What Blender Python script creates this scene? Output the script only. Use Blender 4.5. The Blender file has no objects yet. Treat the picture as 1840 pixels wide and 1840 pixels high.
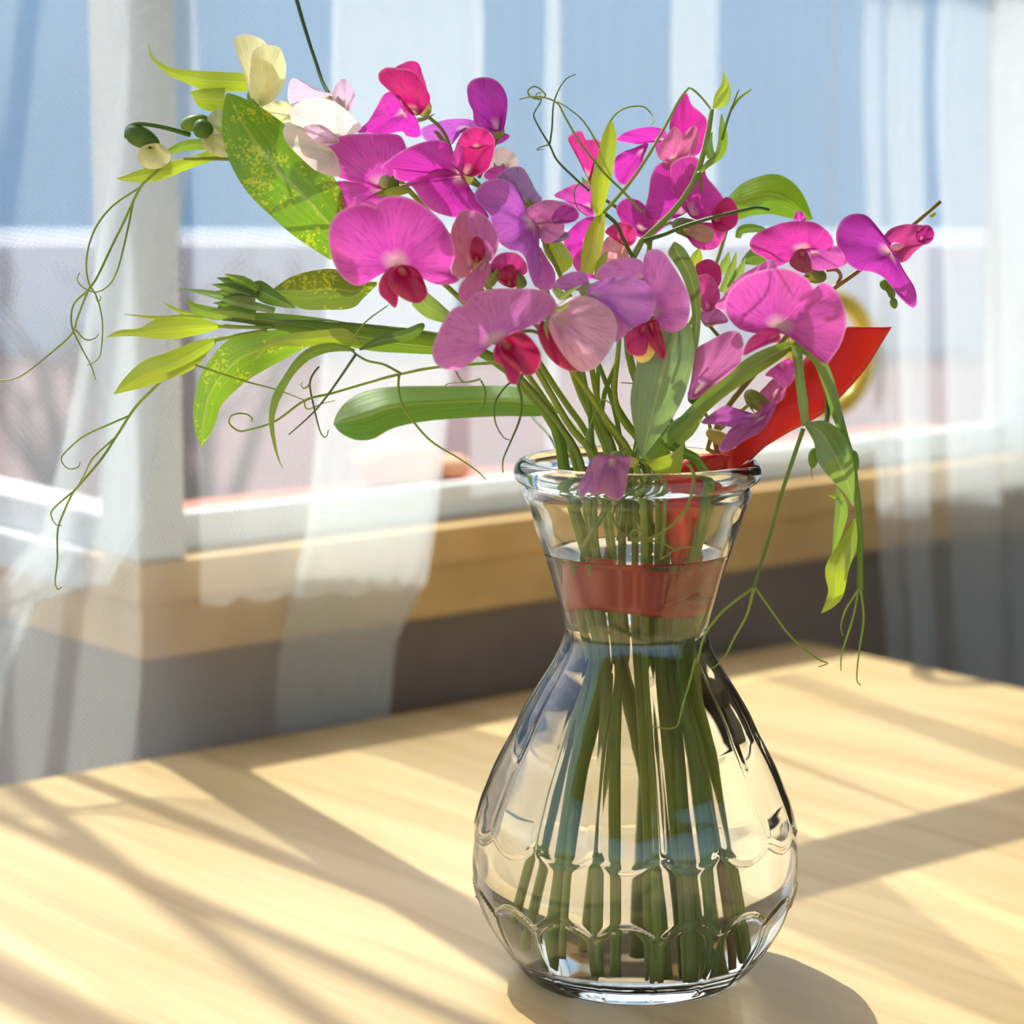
import bpy, math, random
from mathutils import Vector
random.seed(7)
SC = bpy.context.scene
COL = SC.collection

# ------------------------------------------------------------------ camera
F_PX = 4500.0
PITCH = math.radians(8.5)
CAM = Vector((-0.042, -0.832, 0.284))
cd = bpy.data.cameras.new('camera'); cam = bpy.data.objects.new('camera', cd); COL.objects.link(cam)
cam.location = CAM; cam.rotation_euler = (math.pi/2 - PITCH, 0, 0)
cd.sensor_fit = 'HORIZONTAL'; cd.sensor_width = 36.0; cd.lens = 36.0*F_PX/1840.0
cd.clip_start = 0.02; cd.clip_end = 200
cd.dof.use_dof = True; cd.dof.focus_distance = 0.835; cd.dof.aperture_fstop = 10.0
SC.camera = cam

# ------------------------------------------------------------------ sky, sun, exposure
w = bpy.data.worlds.new('sky'); SC.world = w; w.use_nodes = True
nt = w.node_tree; bg = nt.nodes['Background']
sky = nt.nodes.new('ShaderNodeTexSky'); sky.sky_type = 'NISHITA'; sky.sun_disc = False
sky.sun_elevation = math.radians(50); sky.sun_rotation = math.radians(-31)
sky.air_density = 1.0; sky.dust_density = 3.0; sky.ozone_density = 1.0
nt.links.new(sky.outputs[0], bg.inputs[0]); bg.inputs[1].default_value = 0.25
sl = bpy.data.lights.new('sun', 'SUN'); sl.energy = 5.9; sl.angle = math.radians(0.55); sl.color = (1.0, 0.94, 0.84)
sun = bpy.data.objects.new('sun', sl); COL.objects.link(sun)
EL = math.radians(50); HX, HY = 0.47, -0.883
trav = Vector((HX*math.cos(EL), HY*math.cos(EL), -math.sin(EL)))
sun.rotation_euler = trav.to_track_quat('-Z', 'Y').to_euler(); sun.location = (-1, 1.5, 3)
vs = SC.view_settings
vs.view_transform = 'Standard'; vs.look = 'None'; vs.gamma = 1.0; vs.use_curve_mapping = False
vs.exposure = 0.33
cy = SC.cycles
cy.max_bounces = 9; cy.transmission_bounces = 9; cy.transparent_max_bounces = 16
cy.diffuse_bounces = 3; cy.glossy_bounces = 3; cy.use_adaptive_sampling = True; cy.adaptive_threshold = 0.15; cy.sample_clamp_indirect = 6.0
cy.caustics_refractive = True; cy.caustics_reflective = False; cy.blur_glossy = 0.3

# ------------------------------------------------------------------ pixel frame -> place
FW = Vector((0, math.cos(PITCH), -math.sin(PITCH))); UP = Vector((0, math.sin(PITCH), math.cos(PITCH))); RT = Vector((1, 0, 0))
PX = 0.85/F_PX           # metres of one photograph pixel at the bouquet
def ray(x, y): return FW + RT*((x-920)/F_PX) - UP*((y-920)/F_PX)
def P(x, y, Y):          # the point seen at (x, y) that stands at depth Y behind (+) or before (-) the vase axis
    d = ray(x, y); return CAM + d*((Y-CAM.y)/d.y)
A0 = Vector((-0.26925, 0.24944, 0)); EV = Vector((0.77408, 0.63308, 0)); NV = Vector((0.63308, -0.77408, 0))
def W(s, off, z): return A0 + EV*s - NV*off + Vector((0, 0, z))     # along the window wall, behind the table edge, height
def WP(x, y, off):
    d = ray(x, y); o = A0 - NV*off; t = (o-CAM).dot(NV)/d.dot(NV); q = CAM + d*t
    return (q-A0).dot(EV), q.z
def cA(*p): return [(180+x/3.833, 40+y/3.833) for x, y in p]
def cB(*p): return [(560+x/3.68, 80+y/3.68) for x, y in p]
def cC(*p): return [(920+x/3.68, 120+y/3.68) for x, y in p]
def cD(*p): return [(1220+x/3.68, 300+y/3.68) for x, y in p]
def cE(*p): return [(740+x/3.407, 400+y/3.407) for x, y in p]
def cG(*p): return [(x/2.875, 440+y/2.875) for x, y in p]
def cH(*p): return [(440+x/3.538, 460+y/3.538) for x, y in p]
def cK(*p): return [(1140+x/2.628, 580+y/2.628) for x, y in p]
def cV(*p): return [(860+x/3.407, 780+y/3.407) for x, y in p]

# ------------------------------------------------------------------ mesh helpers
ORG = {}
def mk(name, V, Fc, mat, parent=None, color=None, uv=None, smooth=True):
    o0 = ORG.get(parent.name, Vector()) if parent else Vector()
    me = bpy.data.meshes.new(name)
    me.from_pydata([tuple(Vector(v)-o0) for v in V], [], Fc)
    if smooth: me.polygons.foreach_set('use_smooth', [True]*len(me.polygons))
    if uv:
        lay = me.uv_layers.new(name='UVMap')
        vi = [0]*len(me.loops); me.loops.foreach_get('vertex_index', vi)
        flat = []
        for i in vi: flat += uv[i]
        lay.data.foreach_set('uv', flat)
    me.materials.append(mat); me.update()
    ob = bpy.data.objects.new(name, me); COL.objects.link(ob)
    if parent: ob.parent = parent; ORG[ob.name] = o0
    else: ORG[ob.name] = Vector()
    if color: ob.color = (*color, 1)
    return ob
def empty(name, loc, parent=None):
    o = bpy.data.objects.new(name, None); COL.objects.link(o); o.empty_display_size = 0.01
    loc = Vector(loc)
    if parent: o.parent = parent; o.location = loc - ORG[parent.name]
    else: o.location = loc
    ORG[o.name] = loc
    return o
def tag(o, label=None, cat=None, group=None, kind=None):
    if label: o['label'] = label
    if cat: o['category'] = cat
    if group: o['group'] = group
    if kind: o['kind'] = kind
    return o
def cr(pts, n, closed=False):      # Catmull-Rom resampling, evenly over the control points
    m = len(pts); out = []
    pts = [tuple(p) for p in pts]
    segs = m if closed else m-1
    for k in range(n):
        t = k*segs/n if closed else k*segs/(n-1)
        i = min(int(t), segs-1); f = t-i
        if closed: a, b, c, d = pts[(i-1) % m], pts[i % m], pts[(i+1) % m], pts[(i+2) % m]
        else: a, b, c, d = pts[max(i-1, 0)], pts[i], pts[i+1], pts[min(i+2, m-1)]
        out.append(tuple(0.5*((2*q)+(r-p)*f+(2*p-5*q+4*r-s)*f*f+(3*q-p-3*r+s)*f**3) for p, q, r, s in zip(a, b, c, d)))
    return out
def arc(pts, n, closed=False):     # the same, evenly by length
    fine = cr(pts, max(8*len(pts), 2*n), closed)
    if closed: fine.append(fine[0])
    L = [0]
    for a, b in zip(fine, fine[1:]): L.append(L[-1]+math.dist(a, b))
    out = []; j = 0; cnt = n if closed else n-1
    for k in range(n):
        t = L[-1]*k/cnt
        while j < len(L)-2 and L[j+1] < t: j += 1
        f = 0 if L[j+1] == L[j] else (t-L[j])/(L[j+1]-L[j])
        out.append(tuple(a+(b-a)*f for a, b in zip(fine[j], fine[j+1])))
    return out
def box_v(s0, s1, o0, o1, z0, z1):
    v = [W(s, o, z) for z in (z0, z1) for s, o in ((s0, o0), (s1, o0), (s1, o1), (s0, o1))]
    f = [(0, 1, 2, 3), (4, 7, 6, 5), (0, 4, 5, 1), (1, 5, 6, 2), (2, 6, 7, 3), (3, 7, 4, 0)]
    return v, f
def boxes(name, specs, mat, parent=None, bev=0.0):
    V = []; Fc = []
    for sp in specs:
        v, f = box_v(*sp); b = len(V); V += v; Fc += [tuple(i+b for i in q) for q in f]
    o = mk(name, V, Fc, mat, parent, smooth=False)
    if bev:
        m = o.modifiers.new('bevel', 'BEVEL'); m.width = bev; m.segments = 2
    return o
def tube_v(pts, rad, seg=8, n=None, flat=None):
    pts = [Vector(p) for p in pts]; n = n or max(6, 5*(len(pts)-1)+1)
    c = [Vector(p) for p in arc(pts, n)]
    if not isinstance(rad, (list, tuple)): rad = [rad]*2
    V = []; Fc = []; uv = []
    t0 = (c[1]-c[0]).normalized(); ref = Vector((0, 1, 0)) if abs(t0.y) < .8 else Vector((1, 0, 0))
    nrm = t0.cross(ref).normalized()
    for i, q in enumerate(c):
        t = (c[min(i+1, n-1)]-c[max(i-1, 0)]).normalized()
        nrm = (nrm - t*nrm.dot(t)).normalized(); bi = t.cross(nrm)
        f = i/(n-1)*(len(rad)-1); k = min(int(f), len(rad)-2); r = rad[k]+(rad[k+1]-rad[k])*(f-k)
        for j in range(seg):
            a = 2*math.pi*j/seg
            V.append(q+nrm*math.cos(a)*r+bi*math.sin(a)*r*(flat or 1)); uv.append((j/seg, i/(n-1)))
    for i in range(n-1):
        for j in range(seg):
            Fc.append((i*seg+j, i*seg+(j+1) % seg, (i+1)*seg+(j+1) % seg, (i+1)*seg+j))
    Fc.append(tuple(range(seg))[::-1]); Fc.append(tuple((n-1)*seg+j for j in range(seg)))
    return V, Fc, uv
def ell_v(c, axis, ra, rb, n=10, m=8, taper=0.0):
    axis = Vector(axis).normalized(); ref = Vector((0, 1, 0)) if abs(axis.y) < .8 else Vector((1, 0, 0))
    u = axis.cross(ref).normalized(); v = axis.cross(u)
    V = [c-axis*ra]; Fc = []
    for i in range(1, n):
        a = math.pi*i/n; h = -math.cos(a); r = math.sin(a)*(1-taper*h)
        for j in range(m):
            b = 2*math.pi*j/m; V.append(c+axis*ra*h+(u*math.cos(b)+v*math.sin(b))*rb*r)
    V.append(c+axis*ra)
    for j in range(m): Fc.append((0, 1+(j+1) % m, 1+j))
    for i in range(n-2):
        for j in range(m):
            a = 1+i*m+j; b = 1+i*m+(j+1) % m; Fc.append((a, b, b+m, a+m))
    e = len(V)-1
    for j in range(m): Fc.append((e, e-m+j, e-m+(j+1) % m))
    return V, Fc

# ------------------------------------------------------------------ materials
def newmat(name):
    m = bpy.data.materials.new(name); m.use_nodes = True; t = m.node_tree; t.nodes.clear()
    out = t.nodes.new('ShaderNodeOutputMaterial'); return m, t, out
def N(t, typ, **k):
    n = t.nodes.new('ShaderNode'+typ)
    for a, b in k.items(): setattr(n, a, b)
    return n
def mixc(t, fac, a, b, mode='MIX'):
    n = N(t, 'Mix', data_type='RGBA', blend_type=mode)
    for s, v in ((0, fac), (6, a), (7, b)):
        if isinstance(v, bpy.types.NodeSocket): t.links.new(v, n.inputs[s])
        elif isinstance(v, tuple): n.inputs[s].default_value = (*v, 1)
        else: n.inputs[s].default_value = v
    return n.outputs[2]
def ramp(t, src, stops):
    r = N(t, 'ValToRGB'); e = r.color_ramp.elements
    e[0].position, e[0].color = stops[0][0], (*stops[0][1], 1); e[1].position, e[1].color = stops[-1][0], (*stops[-1][1], 1)
    for p, c in stops[1:-1]: q = e.new(p); q.color = (*c, 1)
    t.links.new(src, r.inputs[0]); return r.outputs[0]
def plain(name, col, rough=0.6, var=0.06, scale=30, spec=0.4, bump=0.0):
    m, t, out = newmat(name); b = N(t, 'BsdfPrincipled'); t.links.new(b.outputs[0], out.inputs[0])
    tc = N(t, 'TexCoord'); no = N(t, 'TexNoise'); no.inputs['Scale'].default_value = scale; no.inputs['Detail'].default_value = 1
    t.links.new(tc.outputs['Object'], no.inputs['Vector'])
    c = ramp(t, no.outputs[0], [(0.3, tuple(x*(1-var) for x in col)), (0.7, tuple(min(1, x*(1+var)) for x in col))])
    t.links.new(c, b.inputs['Base Color']); b.inputs['Roughness'].default_value = rough; b.inputs['Specular IOR Level'].default_value = spec
    if bump:
        bp = N(t, 'Bump'); bp.inputs['Strength'].default_value = bump; bp.inputs['Distance'].default_value = .002
        t.links.new(no.outputs[0], bp.inputs['Height']); t.links.new(bp.outputs[0], b.inputs['Normal'])
    return m
def sheet(name, kind):
    """thin plant tissue: lit from either side, the object's own colour, veins along the sheet"""
    m, t, out = newmat(name); oi = N(t, 'ObjectInfo'); uv = N(t, 'UVMap', uv_map='UVMap'); sep = N(t, 'SeparateXYZ')
    t.links.new(uv.outputs[0], sep.inputs[0]); tc = N(t, 'TexCoord')
    base = oi.outputs['Color']
    mp = N(t, 'Mapping'); t.links.new(uv.outputs[0], mp.inputs[0])
    no = N(t, 'TexNoise'); no.inputs['Detail'].default_value = 2
    if kind in ('petal', 'pale'):
        mp.inputs['Scale'].default_value = (60, 2.6, 1); no.inputs['Scale'].default_value = 1.6
        t.links.new(mp.outputs[0], no.inputs[0])
        vein = ramp(t, no.outputs[0], [(0.34, (0.66, .50, .76)), (0.46, (.95, .93, .97)), (0.70, (1.08, 1.06, 1.06))])
        vf = ramp(t, sep.outputs[1], [(0.12, (.95, .95, .95)), (0.55, (.75, .75, .75)), (1.0, (.6, .6, .6))])
        if kind == 'pale': vein = ramp(t, no.outputs[0], [(0.34, (.86, .82, .84)), (0.5, (1, 1, 1)), (0.7, (1.03, 1.03, 1.0))])
        c = mixc(t, vf, base, vein, 'MULTIPLY')
        if kind == 'petal': c = mixc(t, ramp(t, sep.outputs[1], [(0.10, (.55, .55, .55)), (0.5, (0, 0, 0))]), c, (.80, .55, .92), 'MULTIPLY')
        core = ramp(t, sep.outputs[1], [(0.0, (1, 1, 1)), (0.10, (.75, .75, .75)), (0.26, (0, 0, 0))])
        pale = mixc(t, 0.6, base, (0.85, .86, .55) if kind == 'petal' else (.62, .70, .22))
        c = mixc(t, core, c, pale)
        rim = ramp(t, sep.outputs[1], [(0.955, (0, 0, 0)), (1.0, (.6, .6, .6))])
        c = mixc(t, rim, c, mixc(t, 0.5, base, (1, .82, .85)))
        tr_f, gl = 0.56, 0.05
    else:
        mp.inputs['Scale'].default_value = (9, 0.7, 1); no.inputs['Scale'].default_value = 2.0
        t.links.new(mp.outputs[0], no.inputs[0])
        vein = ramp(t, no.outputs[0], [(0.36, (0.80, .84, .72)), (0.55, (1, 1, 1)), (0.66, (1.10, 1.08, 1.1))])
        c = mixc(t, 0.8, base, vein, 'MULTIPLY')
        mid = N(t, 'Math', operation='SUBTRACT'); t.links.new(sep.outputs[0], mid.inputs[0]); mid.inputs[1].default_value = .5
        ab = N(t, 'Math', operation='ABSOLUTE'); t.links.new(mid.outputs[0], ab.inputs[0])
        rib = ramp(t, ab.outputs[0], [(0.012, (.7, .7, .7)), (0.035, (0, 0, 0))])
        c = mixc(t, rib, c, mixc(t, 0.5, base, (.50, .55, .25)))
        if kind == 'fleck':
            n2 = N(t, 'TexNoise'); n2.inputs['Scale'].default_value = 900; n2.inputs['Detail'].default_value = 2
            t.links.new(tc.outputs['Object'], n2.inputs[0])
            n3 = N(t, 'TexNoise'); n3.inputs['Scale'].default_value = 90; t.links.new(tc.outputs['Object'], n3.inputs[0])
            mu = N(t, 'Math', operation='MULTIPLY'); t.links.new(n2.outputs[0], mu.inputs[0]); t.links.new(n3.outputs[0], mu.inputs[1])
            fl = ramp(t, mu.outputs[0], [(0.30, (0, 0, 0)), (0.345, (.55, .55, .55))])
            c = mixc(t, fl, c, (.58, .66, .06))
        tr_f, gl = 0.5, 0.07
    di = N(t, 'BsdfDiffuse'); tr = N(t, 'BsdfTranslucent'); gs = N(t, 'BsdfGlossy'); gs.inputs['Roughness'].default_value = .38
    t.links.new(c, di.inputs[0])
    g = N(t, 'Gamma'); t.links.new(c, g.inputs[0]); g.inputs[1].default_value = 1.12 if kind in ('petal', 'pale') else 1.0
    if kind in ('petal', 'pale'): t.links.new(g.outputs[0], tr.inputs[0])
    else: t.links.new(mixc(t, 1.0, c, (1.45, 1.32, .45), 'MULTIPLY'), tr.inputs[0])
    ms = N(t, 'MixShader'); ms.inputs[0].default_value = tr_f; t.links.new(di.outputs[0], ms.inputs[1]); t.links.new(tr.outputs[0], ms.inputs[2])
    m2 = N(t, 'MixShader'); m2.inputs[0].default_value = gl; t.links.new(ms.outputs[0], m2.inputs[1]); t.links.new(gs.outputs[0], m2.inputs[2])
    bp = N(t, 'Bump'); bp.inputs['Strength'].default_value = .25; bp.inputs['Distance'].default_value = .0006
    t.links.new(no.outputs[0], bp.inputs['Height'])
    for q in (di, gs): t.links.new(bp.outputs[0], q.inputs['Normal'])
    t.links.new(m2.outputs[0], out.inputs[0]); return m
M_PETAL = sheet('petal', 'petal'); M_PALE = sheet('pale_petal', 'pale'); M_LEAF = sheet('leaf', 'leaf'); M_FLECK = sheet('flecked_leaf', 'fleck')
def mat_stem():
    m, t, out = newmat('stem'); b = N(t, 'BsdfPrincipled'); oi = N(t, 'ObjectInfo'); tc = N(t, 'UVMap', uv_map='UVMap'); mp = N(t, 'Mapping')
    mp.inputs['Scale'].default_value = (8, 1.0, 1); t.links.new(tc.outputs[0], mp.inputs[0])
    no = N(t, 'TexNoise'); no.inputs['Scale'].default_value = 3; t.links.new(mp.outputs[0], no.inputs[0])
    c = mixc(t, .8, oi.outputs['Color'], ramp(t, no.outputs[0], [(.35, (.7, .75, .6)), (.65, (1.2, 1.15, 1.1))]), 'MULTIPLY')
    t.links.new(c, b.inputs['Base Color']); b.inputs['Roughness'].default_value = .42
    tr = N(t, 'BsdfTranslucent'); t.links.new(mixc(t, 1, c, (1.4, 1.3, .6), 'MULTIPLY'), tr.inputs[0])
    ms = N(t, 'MixShader'); ms.inputs[0].default_value = .3; t.links.new(b.outputs[0], ms.inputs[1]); t.links.new(tr.outputs[0], ms.inputs[2])
    t.links.new(ms.outputs[0], out.inputs[0]); return m
M_STEM = mat_stem()
def mat_glass(name, ior, col=(1, 1, 1)):
    m, t, out = newmat(name); g = N(t, 'BsdfGlass'); g.inputs['IOR'].default_value = ior; g.inputs['Roughness'].default_value = 0.0
    g.inputs['Color'].default_value = (*col, 1); t.links.new(g.outputs[0], out.inputs[0]); return m
M_GLASS = mat_glass('clear_glass', 1.47, (.99, 1, .995)); M_WATER = mat_glass('water', 1.333)
def mat_pane():
    m, t, out = newmat('window_pane'); tr = N(t, 'BsdfTransparent'); gl = N(t, 'BsdfGlossy'); gl.inputs['Roughness'].default_value = .01
    lw = N(t, 'LayerWeight'); lw.inputs[0].default_value = .5; pw = N(t, 'Math', operation='POWER'); t.links.new(lw.outputs['Facing'], pw.inputs[0]); pw.inputs[1].default_value = 5.0
    fr = N(t, 'MapRange'); t.links.new(pw.outputs[0], fr.inputs[0]); fr.inputs[3].default_value = .03; fr.inputs[4].default_value = .30; ms = N(t, 'MixShader')
    tr.inputs[0].default_value = (.95, .97, .96, 1)
    t.links.new(fr.outputs[0], ms.inputs[0]); t.links.new(tr.outputs[0], ms.inputs[1]); t.links.new(gl.outputs[0], ms.inputs[2]); t.links.new(ms.outputs[0], out.inputs[0]); return m
M_PANE = mat_pane()
def mat_sheer():
    m, t, out = newmat('sheer_netting'); uv = N(t, 'UVMap', uv_map='UVMap'); mp = N(t, 'Mapping'); t.links.new(uv.outputs[0], mp.inputs[0])
    sep = N(t, 'SeparateXYZ'); t.links.new(uv.outputs[0], sep.inputs[0])
    def mth(op, a, b=None):
        n = N(t, 'Math', operation=op)
        for k, v in ((0, a), (1, b)):
            if v is None: continue
            if isinstance(v, bpy.types.NodeSocket): t.links.new(v, n.inputs[k])
            else: n.inputs[k].default_value = v
        return n.outputs[0]
    a1 = mth('SINE', mth('MULTIPLY', mth('ADD', mth('MULTIPLY', sep.outputs[0], .79), mth('MULTIPLY', sep.outputs[1], .62)), 3100.0))
    a2 = mth('SINE', mth('MULTIPLY', mth('SUBTRACT', mth('MULTIPLY', sep.outputs[0], .62), mth('MULTIPLY', sep.outputs[1], .79)), 3100.0))
    mr = N(t, 'MapRange'); t.links.new(mth('MAXIMUM', a1, a2), mr.inputs[0]); mr.inputs[1].default_value = -1; mr.inputs[3].default_value = .10; mr.inputs[4].default_value = .34
    tr = N(t, 'BsdfTransparent'); di = N(t, 'BsdfDiffuse'); tl = N(t, 'BsdfTranslucent')
    di.inputs[0].default_value = (.86, .94, .98, 1); tl.inputs[0].default_value = (.84, .93, .98, 1)
    m1 = N(t, 'MixShader'); m1.inputs[0].default_value = .5; t.links.new(di.outputs[0], m1.inputs[1]); t.links.new(tl.outputs[0], m1.inputs[2])
    ms = N(t, 'MixShader'); t.links.new(mr.outputs[0], ms.inputs[0]); t.links.new(tr.outputs[0], ms.inputs[1]); t.links.new(m1.outputs[0], ms.inputs[2])
    t.links.new(ms.outputs[0], out.inputs[0]); return m
M_SHEER = mat_sheer()
def mat_table():
    m, t, out = newmat('maple_table'); b = N(t, 'BsdfPrincipled'); t.links.new(b.outputs[0], out.inputs[0])
    tc = N(t, 'TexCoord'); rot = N(t, 'Mapping'); rot.inputs['Rotation'].default_value = (0, 0, -math.radians(39.28)); t.links.new(tc.outputs['Object'], rot.inputs[0])
    mp = N(t, 'Mapping'); mp.inputs['Scale'].default_value = (60, 3.0, 1); t.links.new(rot.outputs[0], mp.inputs[0])
    n1 = N(t, 'TexNoise'); n1.inputs['Scale'].default_value = 1; n1.inputs['Detail'].default_value = 6; n1.inputs['Distortion'].default_value = .6; t.links.new(mp.outputs[0], n1.inputs[0])
    mp2 = N(t, 'Mapping'); mp2.inputs['Scale'].default_value = (7, 1.6, 1); t.links.new(rot.outputs[0], mp2.inputs[0])
    n2 = N(t, 'TexNoise'); n2.inputs['Scale'].default_value = 1.5; n2.inputs['Detail'].default_value = 3; t.links.new(mp2.outputs[0], n2.inputs[0])
    c1 = ramp(t, n1.outputs[0], [(.3, (.52, .375, .165)), (.55, (.65, .50, .25)), (.75, (.69, .54, .285))])
    c2 = ramp(t, n2.outputs[0], [(.3, (.84, .82, .78)), (.7, (1.06, 1.06, 1.08))])
    c = mixc(t, 1, c1, c2, 'MULTIPLY'); t.links.new(c, b.inputs['Base Color'])
    b.inputs['Roughness'].default_value = .42; b.inputs['Specular IOR Level'].default_value = .35; return m
M_TABLE = mat_table()
M_WHITE = plain('white_frame_paint', (.76, .81, .83), .45); M_TAN = plain('tan_sill_wood', (.62, .42, .17), .5, .1)
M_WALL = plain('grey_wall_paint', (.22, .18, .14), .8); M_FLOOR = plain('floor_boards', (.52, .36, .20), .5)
M_CORAL = plain('coral_brick', (.62, .17, .11), .8, .12); M_PAVE = plain('mauve_paving', (.13, .075, .08), .9, .15, 3)
M_BLUE = plain('blue_grey_siding', (.17, .57, .86), .8, .05, 2); M_SNOW = plain('white_render', (.92, .94, .95), .8, .03, 3)
M_TWIG = plain('bark', (.16, .11, .12), .8); M_YEL = plain('yellow_enamel', (.80, .62, .07), .2, .04, 30, .6)
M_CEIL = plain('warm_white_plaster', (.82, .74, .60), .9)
M_STONE = plain('peach_stone', (.75, .42, .26), .8, .1)
def mat_ribbon():
    m, t, out = newmat('red_ribbon'); b = N(t, 'BsdfPrincipled'); uv = N(t, 'UVMap', uv_map='UVMap'); wv = N(t, 'TexWave', wave_type='BANDS'); wv.inputs['Scale'].default_value = 120
    t.links.new(uv.outputs[0], wv.inputs[0]); c = ramp(t, wv.outputs[1], [(0, (.62, .02, .012)), (1, (.74, .035, .02))]); t.links.new(c, b.inputs['Base Color'])
    b.inputs['Roughness'].default_value = .38; b.inputs['Sheen Weight'].default_value = .3
    tr = N(t, 'BsdfTranslucent'); tr.inputs[0].default_value = (.85, .05, .02, 1); ms = N(t, 'MixShader'); ms.inputs[0].default_value = .35
    t.links.new(b.outputs[0], ms.inputs[1]); t.links.new(tr.outputs[0], ms.inputs[2]); t.links.new(ms.outputs[0], out.inputs[0]); return m
M_RIB = mat_ribbon()

# ------------------------------------------------------------------ the room: window wall, side window, floor
GZ = -0.75
tag(boxes('floor', [(-3.0, 2.2, -3.6, 0.055, GZ-.05, GZ)], M_FLOOR), 'brown boarded floor below the table', 'floor', kind='structure')
SC0 = 0.093          # the outer corner of the room, where the side window turns away
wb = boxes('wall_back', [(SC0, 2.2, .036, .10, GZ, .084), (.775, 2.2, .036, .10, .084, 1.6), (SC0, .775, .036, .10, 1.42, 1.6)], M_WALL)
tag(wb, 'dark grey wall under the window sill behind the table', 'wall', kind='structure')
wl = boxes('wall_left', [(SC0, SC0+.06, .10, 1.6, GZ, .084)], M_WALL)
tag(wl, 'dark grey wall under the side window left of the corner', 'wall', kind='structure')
t1 = tag(empty('trim_1', W(.4, .02, .04)), 'tan wooden sill and apron running under the window', 'window sill', kind='structure')
boxes('sill_board', [(SC0-.006, 2.0, .0225, .075, .0665, .0865)], M_TAN, t1, .002)
boxes('apron', [(SC0-.002, 2.0, .028, .075, .039, .0665)], M_TAN, t1, .0015)
t2 = tag(empty('trim_2', W(SC0, .3, .04)), 'sill coloured white as if sunlit, and tan apron, turning the corner under the side window', 'window sill', kind='structure')
boxes('sill_board', [(SC0-.006, SC0+.05, .0755, 1.5, .0665, .0865)], M_WHITE, t2, .002)  # tan board coloured white to stand for the sunlit curtain over it
boxes('apron', [(SC0-.002, SC0+.05, .0755, 1.5, .039, .0665)], M_TAN, t2, .0015)
w1 = tag(empty('window_1', W(.4, .05, .09)), 'white framed window behind the bouquet', 'window', kind='structure')
boxes('corner_post', [(SC0-.004, SC0+.022, .026, .062, .0865, 1.42)], M_WHITE, w1, .002)
boxes('bottom_rail', [(SC0+.022, .735, .044, .0525, .0865, .105)], M_WHITE, w1, .002)
boxes('transom_bar', [(SC0+.022, .735, .040, .060, .425, .437)], M_WHITE, w1, .001)
boxes('transom_bar', [(SC0+.022, .735, .040, .060, .455, .467)], M_WHITE, w1, .001)
boxes('stile', [(.735, .775, .030, .064, .0865, 1.42)], M_WHITE, w1, .002)
boxes('head_rail', [(SC0+.022, .735, .036, .064, 1.39, 1.42)], M_WHITE, w1, .002)
mk('pane', [W(SC0+.022, .0505, .105), W(.735, .0505, .105), W(.735, .0505, .425), W(SC0+.022, .0505, .425)], [(0, 1, 2, 3)], M_PANE, w1, smooth=False)
mk('pane', [W(SC0+.022, .0505, .467), W(.735, .0505, .467), W(.735, .0505, 1.39), W(SC0+.022, .0505, 1.39)], [(0, 1, 2, 3)], M_PANE, w1, smooth=False)
w2 = tag(empty('window_2', W(SC0, .4, .09)), 'white framed side window beyond the corner post', 'window', kind='structure')
boxes('bottom_rail', [(SC0, SC0+.026, .062, 1.45, .0865, .105)], M_WHITE, w2, .002)
boxes('stile', [(SC0, SC0+.026, 1.45, 1.5, .0865, 1.42)], M_WHITE, w2, .002)
boxes('head_rail', [(SC0, SC0+.026, .062, 1.45, 1.39, 1.42)], M_WHITE, w2, .002)
for z_ in (.44, .80): boxes('muntin', [(SC0+.008, SC0+.018, .062, 1.45, z_, z_+.009)], M_WHITE, w2)
for o_ in (.50, 1.0): boxes('muntin', [(SC0+.008, SC0+.018, o_, o_+.014, .105, 1.39)], M_WHITE, w2)
mk('pane', [W(SC0+.013, .062, .105), W(SC0+.013, 1.45, .105), W(SC0+.013, 1.45, 1.39), W(SC0+.013, .062, 1.39)], [(0, 1, 2, 3)], M_PANE, w2, smooth=False)

tag(boxes('ceiling', [(-3.0, 2.2, -3.6, .10, 1.6, 1.65)], M_CEIL), 'warm white ceiling above the table', 'ceiling', kind='structure')
tag(boxes('wall_right', [(2.2, 2.25, -3.6, .10, GZ, 1.65)], M_CEIL), 'warm white side wall beyond the right of the view', 'wall', kind='structure')
# ------------------------------------------------------------------ outdoors
OG = -0.30
def flat_box(name, x0, x1, y0, y1, z0, z1, mat, parent=None):
    v = [(x, y, z) for z in (z0, z1) for x, y in ((x0, y0), (x1, y0), (x1, y1), (x0, y1))]
    return mk(name, v, [(3, 2, 1, 0), (4, 5, 6, 7), (0, 1, 5, 4), (1, 2, 6, 5), (2, 3, 7, 6), (3, 0, 4, 7)], mat, parent, smooth=False)
pv = boxes('paving', [(SC0+.06, 30, .10, 40, OG-.1, OG), (-30, SC0+.06, 1.6, 40, OG-.1, OG)], M_PAVE); tag(pv, 'mauve paved ground outside the window', 'paving', kind='structure')
rw = flat_box('garden_wall', -9, 9, 6.0, 6.3, OG, .012, M_SNOW); tag(rw, 'low white garden wall blurred beyond the window', 'wall')
hs = tag(empty('house', (0, 9.5, OG)), 'blurred blue-grey house front across the yard', 'building')
flat_box('front_wall', -14, 14, 9.5, 10, OG, 2.6, M_BLUE, hs)
led = boxes('outer_ledge', [(SC0+.06, .77, .102, .15, .050, .0925)], M_CORAL); tag(led, 'coral brick ledge just outside the window pane', 'ledge')
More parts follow.
